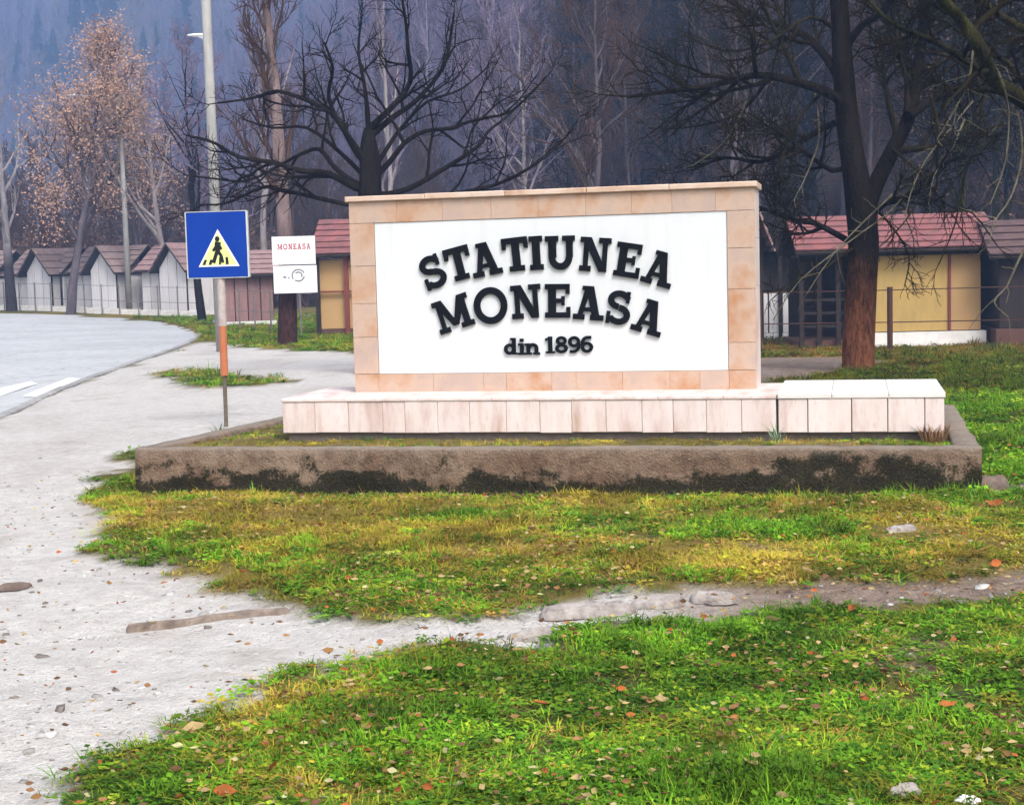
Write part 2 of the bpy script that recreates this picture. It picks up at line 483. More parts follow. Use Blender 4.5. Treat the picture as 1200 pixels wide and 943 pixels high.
# ------------------------------------------------------------------ the monument sign
YAW = math.radians(13)
MON = Vector((0.309, 12.10, 0))
def stone_material(name, stops, vein, scale=2.2, rough=0.55, stretch=(1, 1, 1)):
    m, nt, b = new_mat(name)
    tc = node(nt, 'ShaderNodeTexCoord'); oi = node(nt, 'ShaderNodeObjectInfo')
    off = node(nt, 'ShaderNodeVectorMath', operation='SCALE'); off.inputs[0].default_value = (37.0, 11.0, 23.0)
    nt.links.new(oi.outputs['Random'], off.inputs['Scale'])
    add = node(nt, 'ShaderNodeVectorMath', operation='ADD')
    nt.links.new(tc.outputs['Object'], add.inputs[0]); nt.links.new(off.outputs[0], add.inputs[1])
    mp = node(nt, 'ShaderNodeMapping'); mp.inputs['Scale'].default_value = stretch; mp.inputs['Rotation'].default_value = (0, 0.45, 0)
    nt.links.new(add.outputs[0], mp.inputs['Vector'])
    n1 = noise_tex(nt, mp.outputs[0], scale, 5, 0.6); n2 = noise_tex(nt, mp.outputs[0], scale * 6, 5, 0.7)
    v = math_n(nt, 'ADD', math_n(nt, 'MULTIPLY_ADD', n1, 1.2), math_n(nt, 'MULTIPLY', oi.outputs['Random'], 0.12))
    v.node.inputs[0].links[0].from_node.inputs[2].default_value = -0.165
    col = ramp(nt, v, stops)
    col = mixc(nt, ramp(nt, n2, [(0.56, 0.0), (0.74, 0.55)]), col, vein)
    nt.links.new(col, b.inputs['Base Color'])
    b.inputs['Roughness'].default_value = rough
    bump(nt, b, n2, 0.15, 0.01)
    return m
M['frame_stone'] = stone_material('warm_travertine', [(0.26, (0.42, 0.31, 0.26)), (0.46, (0.48, 0.34, 0.26)), (0.60, (0.45, 0.275, 0.18)), (0.74, (0.40, 0.18, 0.075))], (0.34, 0.23, 0.18), 3.2)
M['plinth_stone'] = stone_material('pale_marble', [(0.26, (0.70, 0.62, 0.59)), (0.48, (0.66, 0.55, 0.51)), (0.64, (0.56, 0.42, 0.38)), (0.80, (0.42, 0.28, 0.18))], (0.44, 0.31, 0.27), 2.6, 0.5, (3.0, 1.0, 0.7))
M['core'] = simple('mortar', (0.16, 0.13, 0.11), (0.10, 0.08, 0.07), 20, 0.95)
def panel_material():
    m, nt, b = new_mat('white_painted_panel')
    tc = node(nt, 'ShaderNodeTexCoord'); mp = node(nt, 'ShaderNodeMapping'); mp.inputs['Scale'].default_value = (7, 1, 0.5)
    nt.links.new(tc.outputs['Object'], mp.inputs['Vector'])
    n1 = noise_tex(nt, mp.outputs[0], 1.5, 5, 0.65); n2 = noise_tex(nt, tc.outputs['Object'], 2.5, 6, 0.7)
    c = mixc(nt, ramp(nt, n1, [(0.48, 0.0), (0.75, 0.5)]), (0.63, 0.645, 0.66), (0.54, 0.54, 0.53))
    c = mixc(nt, ramp(nt, n2, [(0.55, 0.0), (0.75, 0.35)]), c, (0.56, 0.555, 0.54))
    nt.links.new(c, b.inputs['Base Color']); b.inputs['Roughness'].default_value = 0.65
    bump(nt, b, n2, 0.08, 0.01)
    return m
M['white_panel'] = panel_material()
M['letter_black'] = simple('black_letter', (0.005, 0.0055, 0.007), (0.007, 0.0075, 0.009), 8, 0.9, spec=0.08)
M['coping'] = stone_material('coping_stone', [(0.3, (0.62, 0.50, 0.42)), (0.55, (0.56, 0.40, 0.30)), (0.75, (0.36, 0.20, 0.12))], (0.40, 0.27, 0.2), 2.5)

mon = thing('monument_sign', 'stone-framed town sign, black raised letters on a white panel, on a pale marble plinth', 'monument', MON, -YAW)
rng = random.Random(11)
W0, W1, Z0, Z1, ZT = -1.662, 1.664, 0.612, 2.190, 2.235          # sign wall: local x range, plinth top, wall top, coping top
PX0, PX1, PZ0, PZ1 = -1.448, 1.446, 0.763, 2.012                 # white panel
TH = 0.56
core = MB().box(W0 + 0.03, W1 - 0.03, 0.032, TH - 0.03, Z0, Z1 - 0.002).build('wall', M['core'], mon)
def slab(x0, x1, y0, y1, z0, z1, mat, parent, c=0.004, name='stone_slab'):
    cx, cy, cz = (x0 + x1) / 2, (y0 + y1) / 2, (z0 + z1) / 2
    return MB().box(x0 - cx, x1 - cx, y0 - cy, y1 - cy, z0 - cz, z1 - cz, c).build(name, mat, parent, (cx, cy, cz))
def run_x(xs, z0, z1):
    for a, b_ in zip(xs[:-1], xs[1:]):
        slab(a + 0.0008, b_ - 0.0008, rng.uniform(0, 0.003), 0.031, z0, z1, M['frame_stone'], core, 0.0012)
# frame stones: top and bottom runs, side runs, and the ends of the wall
run_x([W0, -1.25, -0.86, -0.45, -0.06, 0.33, 0.70, 1.02, 1.36, W1], PZ1 + 0.002, Z1)
run_x([W0, -1.452, -0.98, -0.55, -0.36, 0.02, 0.22, 0.60, 0.98, 1.22, 1.449, W1], Z0, PZ0 - 0.002)
zs = [PZ0, 1.07, 1.35, 1.66, PZ1]
for a, b_ in zip(zs[:-1], zs[1:]):
    slab(W0, PX0 - 0.003, rng.uniform(0, 0.003), 0.031, a + 0.0015, b_ - 0.0015, M['frame_stone'], core, 0.0018)
zs = [PZ0, 0.98, 1.40, 1.72, PZ1]
for a, b_ in zip(zs[:-1], zs[1:]):
    slab(PX1 + 0.003, W1, rng.uniform(0, 0.003), 0.031, a + 0.0015, b_ - 0.0015, M['frame_stone'], core, 0.0018)
zs = [Z0, 1.0, 1.42, 1.80, Z1]
for a, b_ in zip(zs[:-1], zs[1:]):
    for (x0, x1) in ((W0, W0 + 0.028), (W1 - 0.028, W1)):
        slab(x0, x1, 0.034, TH, a + 0.0015, b_ - 0.0015, M['plinth_stone'], core, 0.003)
xs = [W0 + 0.03, -1.0, -0.3, 0.4, 1.05, W1 - 0.03]
for a, b_ in zip(xs[:-1], xs[1:]):
    for c, d in ((Z0, 1.15), (1.153, 1.68), (1.683, Z1)):
        slab(a + 0.0015, b_ - 0.0015, TH - 0.028, TH, c, d, M['frame_stone'], core, 0.003)
xs = [W0 - 0.024, -1.0, -0.33, 0.34, 1.0, W1 + 0.022]
for a, b_ in zip(xs[:-1], xs[1:]):
    slab(a + 0.001, b_ - 0.001, -0.03, TH + 0.03, Z1 + 0.001, ZT + rng.uniform(-0.003, 0.003), M['coping'], mon, 0.006, 'coping')
MB().box(PX0, PX1, 0.010, 0.031, PZ0, PZ1, 0.002).build('white_panel', M['white_panel'], mon)

# ---- plinth: marble slabs on a core, taller capped bench part on the right
PF, PB, PZ, PT = -0.585, TH + 0.02, 0.335, 0.585
plc = MB().box(-2.05, 3.02, PF + 0.04, PB - 0.03, 0.18, PT - 0.002).build('plinth', M['core'], mon)
fx = [-2.086, -1.811, -1.528, -1.241, -1.056, -0.787, -0.529, -0.232, 0.035, 0.286, 0.554, 0.832, 1.069, 1.322, 1.586, 1.843]
for a, b_ in zip(fx[:-1], fx[1:]):
    slab(a + 0.0012, b_ - 0.0012, PF + rng.uniform(0, 0.006), PF + 0.036, PZ + rng.uniform(-0.003, 0.003), PT, M['plinth_stone'], plc)
bx = [1.857, 2.075, 2.393, 2.652, 2.915, 3.055]
for a, b_ in zip(bx[:-1], bx[1:]):
    slab(a + 0.003, b_ - 0.003, PF - 0.012 + rng.uniform(0, 0.008), PF + 0.036, PZ + rng.uniform(-0.003, 0.003), PT, M['plinth_stone'], plc)
for (x0, x1) in ((-2.086, -2.052), (3.022, 3.055)):
    slab(x0, x1, PF + 0.038, -0.02, PZ, PT, M['plinth_stone'], plc)
    slab(x0, x1, -0.017, PB, PZ, PT, M['plinth_stone'], plc)
tx = [-2.092, -1.55, -0.95, -0.35, 0.30, 0.95, 1.45, 1.847]
for a, b_ in zip(tx[:-1], tx[1:]):
    slab(a + 0.0015, b_ - 0.0015, PF - 0.006, PB, PT + 0.001, PT + 0.027, M['plinth_stone'], plc, 0.004, 'top_slab')
M['bench_top'] = simple('pale_bench_stone', (0.74, 0.70, 0.67), (0.66, 0.60, 0.56), 4, 0.5, rnd=0.15)
tx = [1.852, 2.25, 2.66, 3.062]
for a, b_ in zip(tx[:-1], tx[1:]):
    slab(a + 0.0015, b_ - 0.0015, PF - 0.018, PB + 0.10, PT + 0.001, PT + 0.040, M['bench_top'], plc, 0.006, 'top_slab')
for (a, b_) in ((-2.05, -0.6), (-0.6, 0.8), (0.8, 1.85), (1.85, 3.02)):
    slab(a + 0.002, b_ - 0.002, PB - 0.029, PB, PZ, PT, M['plinth_stone'], plc)

# ---- raised letters: slab-serif capitals built from strokes, cap height 1
def arc(cx, cy, rx, ry, a0, a1, w, n=16):
    """ring segment as quads between an outer and an inner ellipse"""
    out = []
    for i in range(n):
        t0 = math.radians(a0 + (a1 - a0) * i / n); t1 = math.radians(a0 + (a1 - a0) * (i + 1) / n)
        q = []
        for t, k in ((t0, 1), (t1, 1), (t1, -1), (t0, -1)):
            q.append((cx + (rx + k * w / 2) * math.cos(t), cy + (ry + k * w / 2) * math.sin(t)))
        out.append(q)
    return [('ring', out)]
def R_(x0, x1, y0, y1): return [('poly', [(x0, y0), (x1, y0), (x1, y1), (x0, y1)])]
def P_(*p): return [('poly', list(p))]
ST, SF = 0.245, 0.16
def glyph(ch):
    s = []
    if ch == 'I':
        s += R_(.09, .09 + ST, 0, 1) + R_(0, .18 + ST, 0, SF) + R_(0, .18 + ST, 1 - SF, 1); w = .18 + ST
    elif ch == 'T':
        s += R_(.31, .31 + ST, 0, 1) + R_(.19, .43 + ST, 0, SF) + R_(0, .835, 1 - SF * 1.15, 1) + P_((0, .66), (.12, .66), (.15, .9), (0, .9)) + P_((.715, .66), (.835, .66), (.835, .9), (.685, .9)); w = .835
    elif ch == 'E':
        s += R_(.10, .10 + ST, 0, 1) + R_(0, .80, 0, SF) + R_(0, .78, 1 - SF, 1) + R_(.2, .60, .44, .57)
        s += R_(.68, .80, 0, .32) + R_(.66, .78, .70, 1) + R_(.52, .62, .37, .64); w = .80
    elif ch == 'N':
        s += R_(.11, .26, 0, 1) + R_(.70, .85, 0, 1) + P_((.06, 1), (.33, 1), (.85, 0), (.62, 0)) + R_(0, .36, 0, SF) + R_(0, .22, 1 - SF, 1) + R_(.58, .96, 1 - SF, 1); w = .96
    elif ch == 'M':
        s += R_(.11, .25, 0, 1) + R_(.87, 1.08, 0, 1) + P_((.05, 1), (.32, 1), (.66, .14), (.50, .14)) + P_((.87, 1), (1.14, 1), (.68, .14), (.50, .14))
        s += R_(0, .36, 0, SF) + R_(.76, 1.19, 0, SF) + R_(0, .25, 1 - SF, 1) + R_(.94, 1.19, 1 - SF, 1); w = 1.19
    elif ch == 'A':
        s += P_((.10, 0), (.25, 0), (.54, 1), (.36, 1)) + P_((.62, 0), (.86, 0), (.60, 1), (.36, 1)) + R_(.26, .70, .25, .37)
        s += R_(0, .36, 0, SF) + R_(.54, .96, 0, SF) + R_(.25, .60, 1 - SF * .8, 1); w = .96
    elif ch == 'U':
        s += R_(.10, .10 + ST, .36, 1) + R_(.66, .66 + ST * .85, .36, 1) + R_(0, .42, 1 - SF, 1) + R_(.55, .94, 1 - SF, 1)
        s += arc(.475, .38, .275, .285, 180, 360, .20); w = .94
    elif ch == 'O':
        s += arc(.5, .5, .42, .43, 0, 360, .20, 32); w = 1.02
    elif ch == 'S':
        s += arc(.40, .715, .27, .195, 20, 270, .19) + arc(.42, .29, .28, .205, -160, 90, .19)
        s += R_(.60, .71, .66, 1.0) + R_(.06, .17, 0.0, .36); w = .80
    elif ch == 'd':
        s += R_(.46, .66, 0, 1) + R_(.36, .5, .88, 1) + R_(.6, .76, 0, .12) + arc(.32, .33, .22, .25, 0, 360, .18, 24); w = .76
    elif ch == 'i':
        s += R_(.10, .30, 0, .68) + R_(0, .40, 0, .13) + R_(0, .2, .55, .68) + R_(.10, .30, .80, .97); w = .40
    elif ch == 'n':
        s += R_(.10, .29, 0, .68) + R_(0, .39, 0, .13) + R_(0, .2, .55, .68) + arc(.44, .40, .20, .20, 0, 180, .19, 12) + R_(.545, .735, 0, .42) + R_(.46, .83, 0, .13); w = .83
    elif ch == '1':
        s += R_(.16, .38, 0, 1) + R_(.02, .52, 0, .12) + P_((.0, .74), (.18, .80), (.30, 1), (.0, .88)); w = .54
    elif ch == '8':
        s += arc(.34, .74, .21, .185, 0, 360, .17, 24) + arc(.34, .28, .25, .20, 0, 360, .18, 24); w = .68
    elif ch == '9':
        s += arc(.34, .67, .24, .24, 0, 360, .18, 24) + arc(.30, .44, .28, .355, -95, 35, .18, 12) + R_(.10, .34, .0, .17); w = .68
    elif ch == '6':
        s += arc(.34, .33, .24, .24, 0, 360, .18, 24) + arc(.38, .56, .28, .355, 85, 215, .18, 12) + R_(.34, .58, .83, 1.0); w = .68
    return s, w
def letter_mesh(ch, h, ang, depth, stretch=1.0, bold=0.0):
    s, w = glyph(ch)
    mb = MB(); ca, sa = math.cos(ang), math.sin(ang)
    def tr(p):
        x = (p[0] - w / 2) * h * stretch; z = (p[1] - 0.5) * h
        return (x * ca - z * sa, x * sa + z * ca)
    for i, (k, g) in enumerate(s):
        y0 = -depth - 0.0006 * i
        if k == 'poly': mb.poly_prism([tr(p) for p in g], y0, 0)
        else:
            n0 = len(mb.v)
            for q in g:
                b = len(mb.v)
                for y in (y0, 0):
                    for p in q:
                        x, z = tr(p); mb.v.append(Vector((x, y, z)))
                mb.f += [[b, b + 1, b + 2, b + 3], [b + 1, b, b + 4, b + 5], [b + 3, b + 2, b + 6, b + 7], [b + 7, b + 6, b + 5, b + 4]]
            b0, b1 = n0, len(mb.v) - 8
            mb.f += [[b0, b0 + 3, b0 + 7, b0 + 4], [b1 + 2, b1 + 1, b1 + 5, b1 + 6]]
    return mb
ROWS = [
    [('S', -.957, 1.597, 19), ('T', -.735, 1.660, 13), ('A', -.507, 1.690, 10), ('T', -.255, 1.722, 5), ('I', -.083, 1.728, 2), ('U', .114, 1.724, 0), ('N', .400, 1.702, -5), ('E', .664, 1.650, -10), ('A', .912, 1.577, -17)],
    [('M', -.792, 1.253, 17), ('O', -.472, 1.312, 0), ('N', -.175, 1.339, 3), ('E', .084, 1.339, -1), ('A', .341, 1.316, -5), ('S', .579, 1.275, -10), ('A', .827, 1.195, -18)]]
for row in ROWS:
    for ch, u, v, a in row:
        h = 0.272 if ch != 'O' else 0.285
        letter_mesh(ch, h, math.radians(a), 0.022, 0.95).build('letter', M['letter_black'], mon, (u, 0.0095, v))
for ch, u, v in (('d', -.315, .978), ('i', -.222, .975), ('n', -.135, .975), ('1', .014, .984), ('8', .106, .984), ('9', .211, .984), ('6', .315, .984)):
    letter_mesh(ch, 0.136, 0, 0.02, 1.12).build('letter', M['letter_black'], mon, (u, 0.0095, v))

# ---- concrete kerb of the bed the monument stands in
def kerb_material():
    m, nt, b = new_mat('weathered_concrete')
    tc = node(nt, 'ShaderNodeTexCoord'); P = tc.outputs['Object']
    n1 = noise_tex(nt, P, 2.2, 6, 0.7); n2 = noise_tex(nt, P, 11, 6, 0.7); n3 = noise_tex(nt, P, 60, 4, 0.7)
    c = mixc(nt, ramp(nt, n1, [(0.35, 0.0), (0.65, 1.0)]), (0.42, 0.30, 0.215), (0.24, 0.14, 0.088))
    c = mixc(nt, ramp(nt, n2, [(0.45, 0.0), (0.7, 0.8)]), c, (0.10, 0.058, 0.036))
    c = mixc(nt, ramp(nt, n3, [(0.55, 0.0), (0.75, 0.5)]), c, (0.46, 0.38, 0.29))
    at_ = node(nt, 'ShaderNodeAttribute'); at_.attribute_name = 'moss'
    ms = math_n(nt, 'ADD', at_.outputs['Fac'], math_n(nt, 'MULTIPLY_ADD', math_n(nt, 'ADD', n2, n3), 0.55))
    ms.node.inputs[1].links[0].from_node.inputs[2].default_value = -0.55
    c = mixc(nt, ramp(nt, ms, [(0.50, 0.0), (0.60, 0.93)]), c, mixc(nt, ramp(nt, n3, [(0.45, 0.0), (0.6, 1.0)]), (0.016, 0.014, 0.009), (0.040, 0.042, 0.014)))
    at2 = node(nt, 'ShaderNodeAttribute'); at2.attribute_name = 'pale'
    c = mixc(nt, at2.outputs['Fac'], c, (0.44, 0.39, 0.33))
    nt.links.new(c, b.inputs['Base Color']); b.inputs['Roughness'].default_value = 0.95
    b.inputs['Specular IOR Level'].default_value = 0.15
    bump(nt, b, math_n(nt, 'ADD', n2, n3), 1.0, 0.05)
    return m
M['kerb'] = kerb_material()
bed = thing('bed_kerb', 'low weathered concrete kerb with dark moss stains framing the bed under the monument', 'kerb', MON, -YAW)
KT = 0.315
def kerb_side(a, b_, w, ends=(0, 0)):
    """kerb wall from a to b (local x, y of its outer face), thickness w inwards (to the left of a->b)"""
    a = Vector(a); b_ = Vector(b_); L = (b_ - a).length; d = (b_ - a) / L; n = Vector((-d.y, d.x))
    prof = [(0, -0.25), (0, -0.05), (0, 0.04), (0, 0.09), (0, 0.14), (0, 0.19), (0, 0.24), (0, KT - 0.02), (0.012, KT), (w / 2, KT), (w - 0.012, KT), (w, KT - 0.02), (w, 0.1), (w, -0.25)]
    N = max(2, int(L / 0.035)); V = []; moss = []; pale = []
    for i in range(N + 1):
        s = L * i / N
        for (o, z) in prof:
            p = a + d * s + n * o
            nz = float(fbm(np.array([s * 1.0 + a.x * 3.1]), np.array([z * 1.6 + o * 2 + a.y]), 3.2, 4)[0])
            n9 = float(fbm(np.array([s + 9.1]), np.array([z + o]), 9.0, 3)[0])
            e = 0.022 * (nz - 0.5) * 2 + 0.022 * (n9 - .5)
            if 0.09 > z > -0.1 and o == 0: e += 0.018 * (1 if nz > 0.52 else 0)
            q = p + n * e * (1 if o <= w / 2 else -1)
            zz = z + (0.012 * (n9 - 0.5) if z > 0.2 else 0)
            V.append((q.x, q.y, zz))
            stain = float(fbm(np.array([s * 2.0 + 3]), np.array([z * 5.0 + 1.7]), 1.4, 4)[0])
            moss.append((stain + (0.172 - z) * 2.1) if o == 0 else 0.25 * stain)
            pale.append(float(sstep(0.0, 0.03, z - KT + 0.03)) * (0.35 + 0.5 * n9) if z > 0.28 else 0.0)
    k = len(prof); F = []
    for i in range(N):
        for j in range(k - 1):
            F.append((i * k + j, (i + 1) * k + j, (i + 1) * k + j + 1, i * k + j + 1))
    for e_ in (0, N):
        base = e_ * k
        for j in range(k // 2 - 1 + 1):
            q = (base + j, base + j + 1, base + k - 2 - j, base + k - 1 - j) if j + 1 < k - 2 - j else None
            if q: F.append(q if e_ == 0 else q[::-1])
    me = np_mesh('kerb_wall', V, F, attrs={'moss': moss, 'pale': pale})
    return link('kerb_wall', me, M['kerb'], bed)
B = [(-2.955, -1.45), (3.255, -1.36), (3.27, 1.75), (-2.65, 1.60)]
kw = 0.15
kerb_side(B[0], B[1], kw)
kerb_side((B[1][0], B[1][1] + kw + 0.003), (B[2][0], B[2][1]), kw + 0.02)
kerb_side((B[2][0] - kw - 0.025, B[2][1]), (B[3][0] + kw + 0.005, B[3][1]), kw)
kerb_side(B[3], (B[0][0] + 0.0, B[0][1] + kw + 0.003), kw)
def bed_world(x, y):
    return (MON.x + x * math.cos(YAW) + y * math.sin(YAW), MON.y - x * math.sin(YAW) + y * math.cos(YAW))
def bed_local(X, Y):
    dx, dy = np.asarray(X) - MON.x, np.asarray(Y) - MON.y
    return dx * math.cos(YAW) - dy * math.sin(YAW), dx * math.sin(YAW) + dy * math.cos(YAW)
# soil inside the bed
SOIL_Z = 0.275
sx = np.linspace(-2.93, 3.20, 90); sy = np.linspace(-1.40, 1.62, 44)
SXX, SYY = np.meshgrid(sx, sy)
sw = bed_world(SXX.ravel(), SYY.ravel())
sz = SOIL_Z + 0.05 * (fbm(sw[0], sw[1], 2.5, 4) - 0.5)
inb = polydist(SXX.ravel(), SYY.ravel(), [(B[0][0] + .05, B[0][1] + .05), (B[1][0] - .05, B[1][1] + .05), (B[2][0] - .05, B[2][1] - .05), (B[3][0] + .05, B[3][1] - .05)], True) > -0.04
n_ = len(sx); q_ = (np.arange(len(sy) - 1)[:, None] * n_ + np.arange(n_ - 1)[None, :]).ravel()
SQ = np.stack([q_, q_ + 1, q_ + n_ + 1, q_ + n_], 1); SQ = SQ[inb[SQ].all(1)]
soil_me = np_mesh('bed_soil', np.stack([sw[0], sw[1], sz], 1), SQ,
                  attrs={'gravel': 0.55 * sstep(0.42, 0.6, fbm(sw[0], sw[1], 3.0, 3)), 'dirt': np.ones(len(sz)), 'dry': np.clip(0.55 + 1.2 * (fbm(sw[0], sw[1], 2.0, 3) - 0.5), 0, 1)})
tag(link('bed_soil', soil_me, M['ground']), kind='structure')

# ------------------------------------------------------------------ pedestrian crossing sign
M['sign_blue'] = simple('sign_blue', (0.002, 0.034, 0.27), (0.003, 0.040, 0.30), 3, 0.5, spec=0.15)
M['sign_white'] = simple('sign_white', (0.80, 0.82, 0.80), (0.72, 0.74, 0.72), 6, 0.4)
M['sign_yellow'] = simple('sign_yellow_green', (0.72, 0.80, 0.22), (0.80, 0.82, 0.36), 6, 0.4)
M['sign_black'] = simple('sign_black', (0.008, 0.008, 0.010), (0.012, 0.012, 0.014), 6, 0.5)
M['galv'] = simple('galvanised_steel', (0.55, 0.57, 0.56), (0.44, 0.45, 0.45), 12, 0.5, spec=0.5)
M['post_white'] = simple('dirty_white_post', (0.52, 0.46, 0.43), (0.36, 0.29, 0.27), 14, 0.8)
M['post_orange'] = simple('faded_orange_paint', (0.50, 0.13, 0.05), (0.40, 0.17, 0.08), 16, 0.8)
M['post_rust'] = simple('rusty_post', (0.11, 0.075, 0.05), (0.16, 0.13, 0.09), 20, 0.9)
p = gt(265, 498)
SY = p.y
sg = thing('crossing_sign', 'square blue pedestrian crossing sign on a slim patched post at the roadside', 'road sign', p, math.radians(-6))
base_z = p.z
def wz(px_y, px_x=257): return at(px_x, px_y, SY).z - base_z
PW = 0.655; pz0, pz1 = wz(325), wz(248.5)
ox = at(256, 290, SY).x - p.x + 0.0                                       # the plate hangs a little off the post's foot
MB().box(ox - PW / 2, ox + PW / 2, -0.052, -0.030, pz0, pz1, 0.003).build('plate', M['sign_blue'], sg)
rim = MB()
rim.box(ox + PW / 2 + 0.001, ox + PW / 2 + 0.020, -0.056, -0.020, pz0 - 0.004, pz1 + 0.004)
rim.box(ox - PW / 2 - 0.012, ox - PW / 2 - 0.001, -0.056, -0.020, pz0 - 0.004, pz1 + 0.004)
rim.box(ox - PW / 2, ox + PW / 2, -0.054, -0.021, pz1 + 0.001, pz1 + 0.008)
rim.box(ox - PW / 2, ox + PW / 2, -0.054, -0.021, pz0 - 0.008, pz0 - 0.001)
rim.build('rim', M['galv'], sg)
ph = pz1 - pz0
tz0 = pz0 + 0.165 * ph; tz1 = pz0 + 0.735 * ph; tc_ = ox + 0.015
def tri(s, y0, y1):
    cz = tz0 + (tz1 - tz0) * 0.36; hw = 0.225 * s
    return MB().poly_prism([(tc_ - hw, cz + (tz0 - cz) * s), (tc_ + hw, cz + (tz0 - cz) * s), (tc_, cz + (tz1 - cz) * s)], y0, y1)
tri(1.0, -0.0555, -0.0525).build('white_triangle', M['sign_white'], sg)
tri(0.86, -0.0585, -0.0560).build('yellow_field', M['sign_yellow'], sg)
ped = MB(); H_ = tz1 - tz0; z_ = lambda k: tz0 + H_ * k; x_ = lambda k: tc_ + 0.225 * k
yb = [-0.0622]
def pb(a, b_, w):
    ped.bar((x_(a[0]), z_(a[1])), (x_(b_[0]), z_(b_[1])), w * 1.3, yb[0], -0.0590); yb[0] -= 0.0003
hd = [(x_(-0.03) + 0.026 * math.cos(t), z_(0.74) + 0.030 * math.sin(t)) for t in [i * math.pi / 5 for i in range(10)]]
ped.poly_prism(hd, -0.0620, -0.0590)
pb((0.00, .66), (-0.06, .42), 0.050)      # trunk of the walker
pb((-0.04, .44), (-0.26, .10), 0.030); pb((-0.05, .44), (0.14, .28), 0.026); pb((0.14, .28), (0.20, .10), 0.024)
pb((0.00, .62), (-0.26, .42), 0.022); pb((0.00, .63), (0.16, .46), 0.020)
ped.build('pedestrian', M['sign_black'], sg)
st = MB(); yq = -0.0612
for x0, x1, k in ((-.80, -.66, .13), (-.50, -.36, .13), (.00, .10, .20), (.34, .48, .19)):
    MB().poly_prism([(x_(x0), z_(.055)), (x_(x1), z_(.055)), (x_(x1 * .9 + .03), z_(k + .06)), (x_(x0 * .9 + .03), z_(k + .06))], yq, -0.0590).build('crossing_stripe', M['sign_black'], sg)
top = Vector((ox + 0.02, 0, pz1 - 0.05)); low = Vector((0, 0, 0))
def along(k): return low.lerp(top, k)
zr = lambda py: wz(py) / top.z
MB().tube([along(-0.02) + Vector((0, 0, -0.15)), along(zr(438))], 0.022, 10).build('lower_post', M['post_rust'], sg)
MB().tube([along(zr(440)), along(zr(381))], 0.042, 12).build('orange_sleeve', M['post_orange'], sg)
MB().tube([along(zr(382)), along(1.0)], 0.045, 12).build('upper_post', M['post_white'], sg)
for zc in (pz0 + 0.14, pz1 - 0.2):
    MB().box(ox - 0.10, ox + 0.14, -0.0295, -0.018, zc, zc + 0.04).build('clamp', M['galv'], sg)

# ------------------------------------------------------------------ bark and twigs: bare trees
def bark_material(name, c1, c2, low=None, scale=3.0, lowz=1.3):
    m, nt, b = new_mat(name)
    tc = node(nt, 'ShaderNodeTexCoord'); mp = node(nt, 'ShaderNodeMapping'); mp.inputs['Scale'].default_value = (1, 1, 0.28)
    nt.links.new(tc.outputs['Object'], mp.inputs['Vector'])
    n1 = noise_tex(nt, mp.outputs[0], scale, 5, 0.65); n2 = noise_tex(nt, mp.outputs[0], scale * 7, 4, 0.7)
    c = mixc(nt, ramp(nt, n1, [(0.35, 0.0), (0.65, 1.0)]), c1, c2)
    c = mixc(nt, ramp(nt, n2, [(0.5, 0.0), (0.7, 0.6)]), c, tuple(x * 0.45 for x in c1))
    if low:
        sx_ = node(nt, 'ShaderNodeSeparateXYZ'); nt.links.new(tc.outputs['Object'], sx_.inputs[0])
        h = math_n(nt, 'ADD', sx_.outputs['Z'], math_n(nt, 'ADD', math_n(nt, 'MULTIPLY', n1, 1.0), math_n(nt, 'MULTIPLY_ADD', n2, 0.9)))
        h.node.inputs[1].links[0].from_node.inputs[1].links[0].from_node.inputs[2].default_value = -0.45
        f = ramp(nt, math_n(nt, 'MULTIPLY', h, 0.25), [((lowz - 0.2) * 0.25, 0.95), ((lowz + 0.95) * 0.25, 0.0)])
        c = mixc(nt, f, c, mixc(nt, ramp(nt, n2, [(0.4, 0.0), (0.65, 1.0)]), low, tuple(x * 0.4 for x in low)))
    nt.links.new(c, b.inputs['Base Color']); b.inputs['Roughness'].default_value = 0.95
    b.inputs['Specular IOR Level'].default_value = 0.0
    bump(nt, b, n2, 1.0, 0.08)
    return m
M['bark_black'] = bark_material('dark_bark', (0.030, 0.024, 0.022), (0.013, 0.010, 0.010))
M['bark_red'] = bark_material('dark_bark_red_foot', (0.026, 0.019, 0.014), (0.010, 0.0075, 0.006), (0.26, 0.10, 0.052), lowz=1.15)
M['twig_olive'] = bark_material('olive_twigs', (0.040, 0.032, 0.016), (0.014, 0.011, 0.007))
M['shoot_pale'] = bark_material('pale_shoots', (0.20, 0.175, 0.125), (0.10, 0.085, 0.05))
M['bark_pale'] = bark_material('pale_bark', (0.42, 0.36, 0.36), (0.24, 0.20, 0.20))
M['bark_pale_dark_foot'] = bark_material('pale_bark_dark_foot', (0.40, 0.36, 0.37), (0.22, 0.19, 0.20), (0.05, 0.04, 0.04), lowz=2.6)
M['bark_pink'] = bark_material('pinkish_bark', (0.34, 0.245, 0.235), (0.15, 0.105, 0.10), (0.07, 0.03, 0.025), lowz=2.6)
M['bark_grey'] = bark_material('grey_bark', (0.19, 0.155, 0.17), (0.10, 0.08, 0.09))
M['twig_purple'] = bark_material('purple_grey_twigs', (0.32, 0.25, 0.36), (0.19, 0.145, 0.215))
M['twig_brown'] = bark_material('brown_twigs', (0.150, 0.085, 0.060), (0.080, 0.048, 0.038))
M['bark_lilac'] = bark_material('lilac_grey_bark', (0.36, 0.31, 0.37), (0.23, 0.19, 0.235))
M['bark_moss'] = bark_material('mossy_bark', (0.055, 0.052, 0.016), (0.016, 0.013, 0.008))

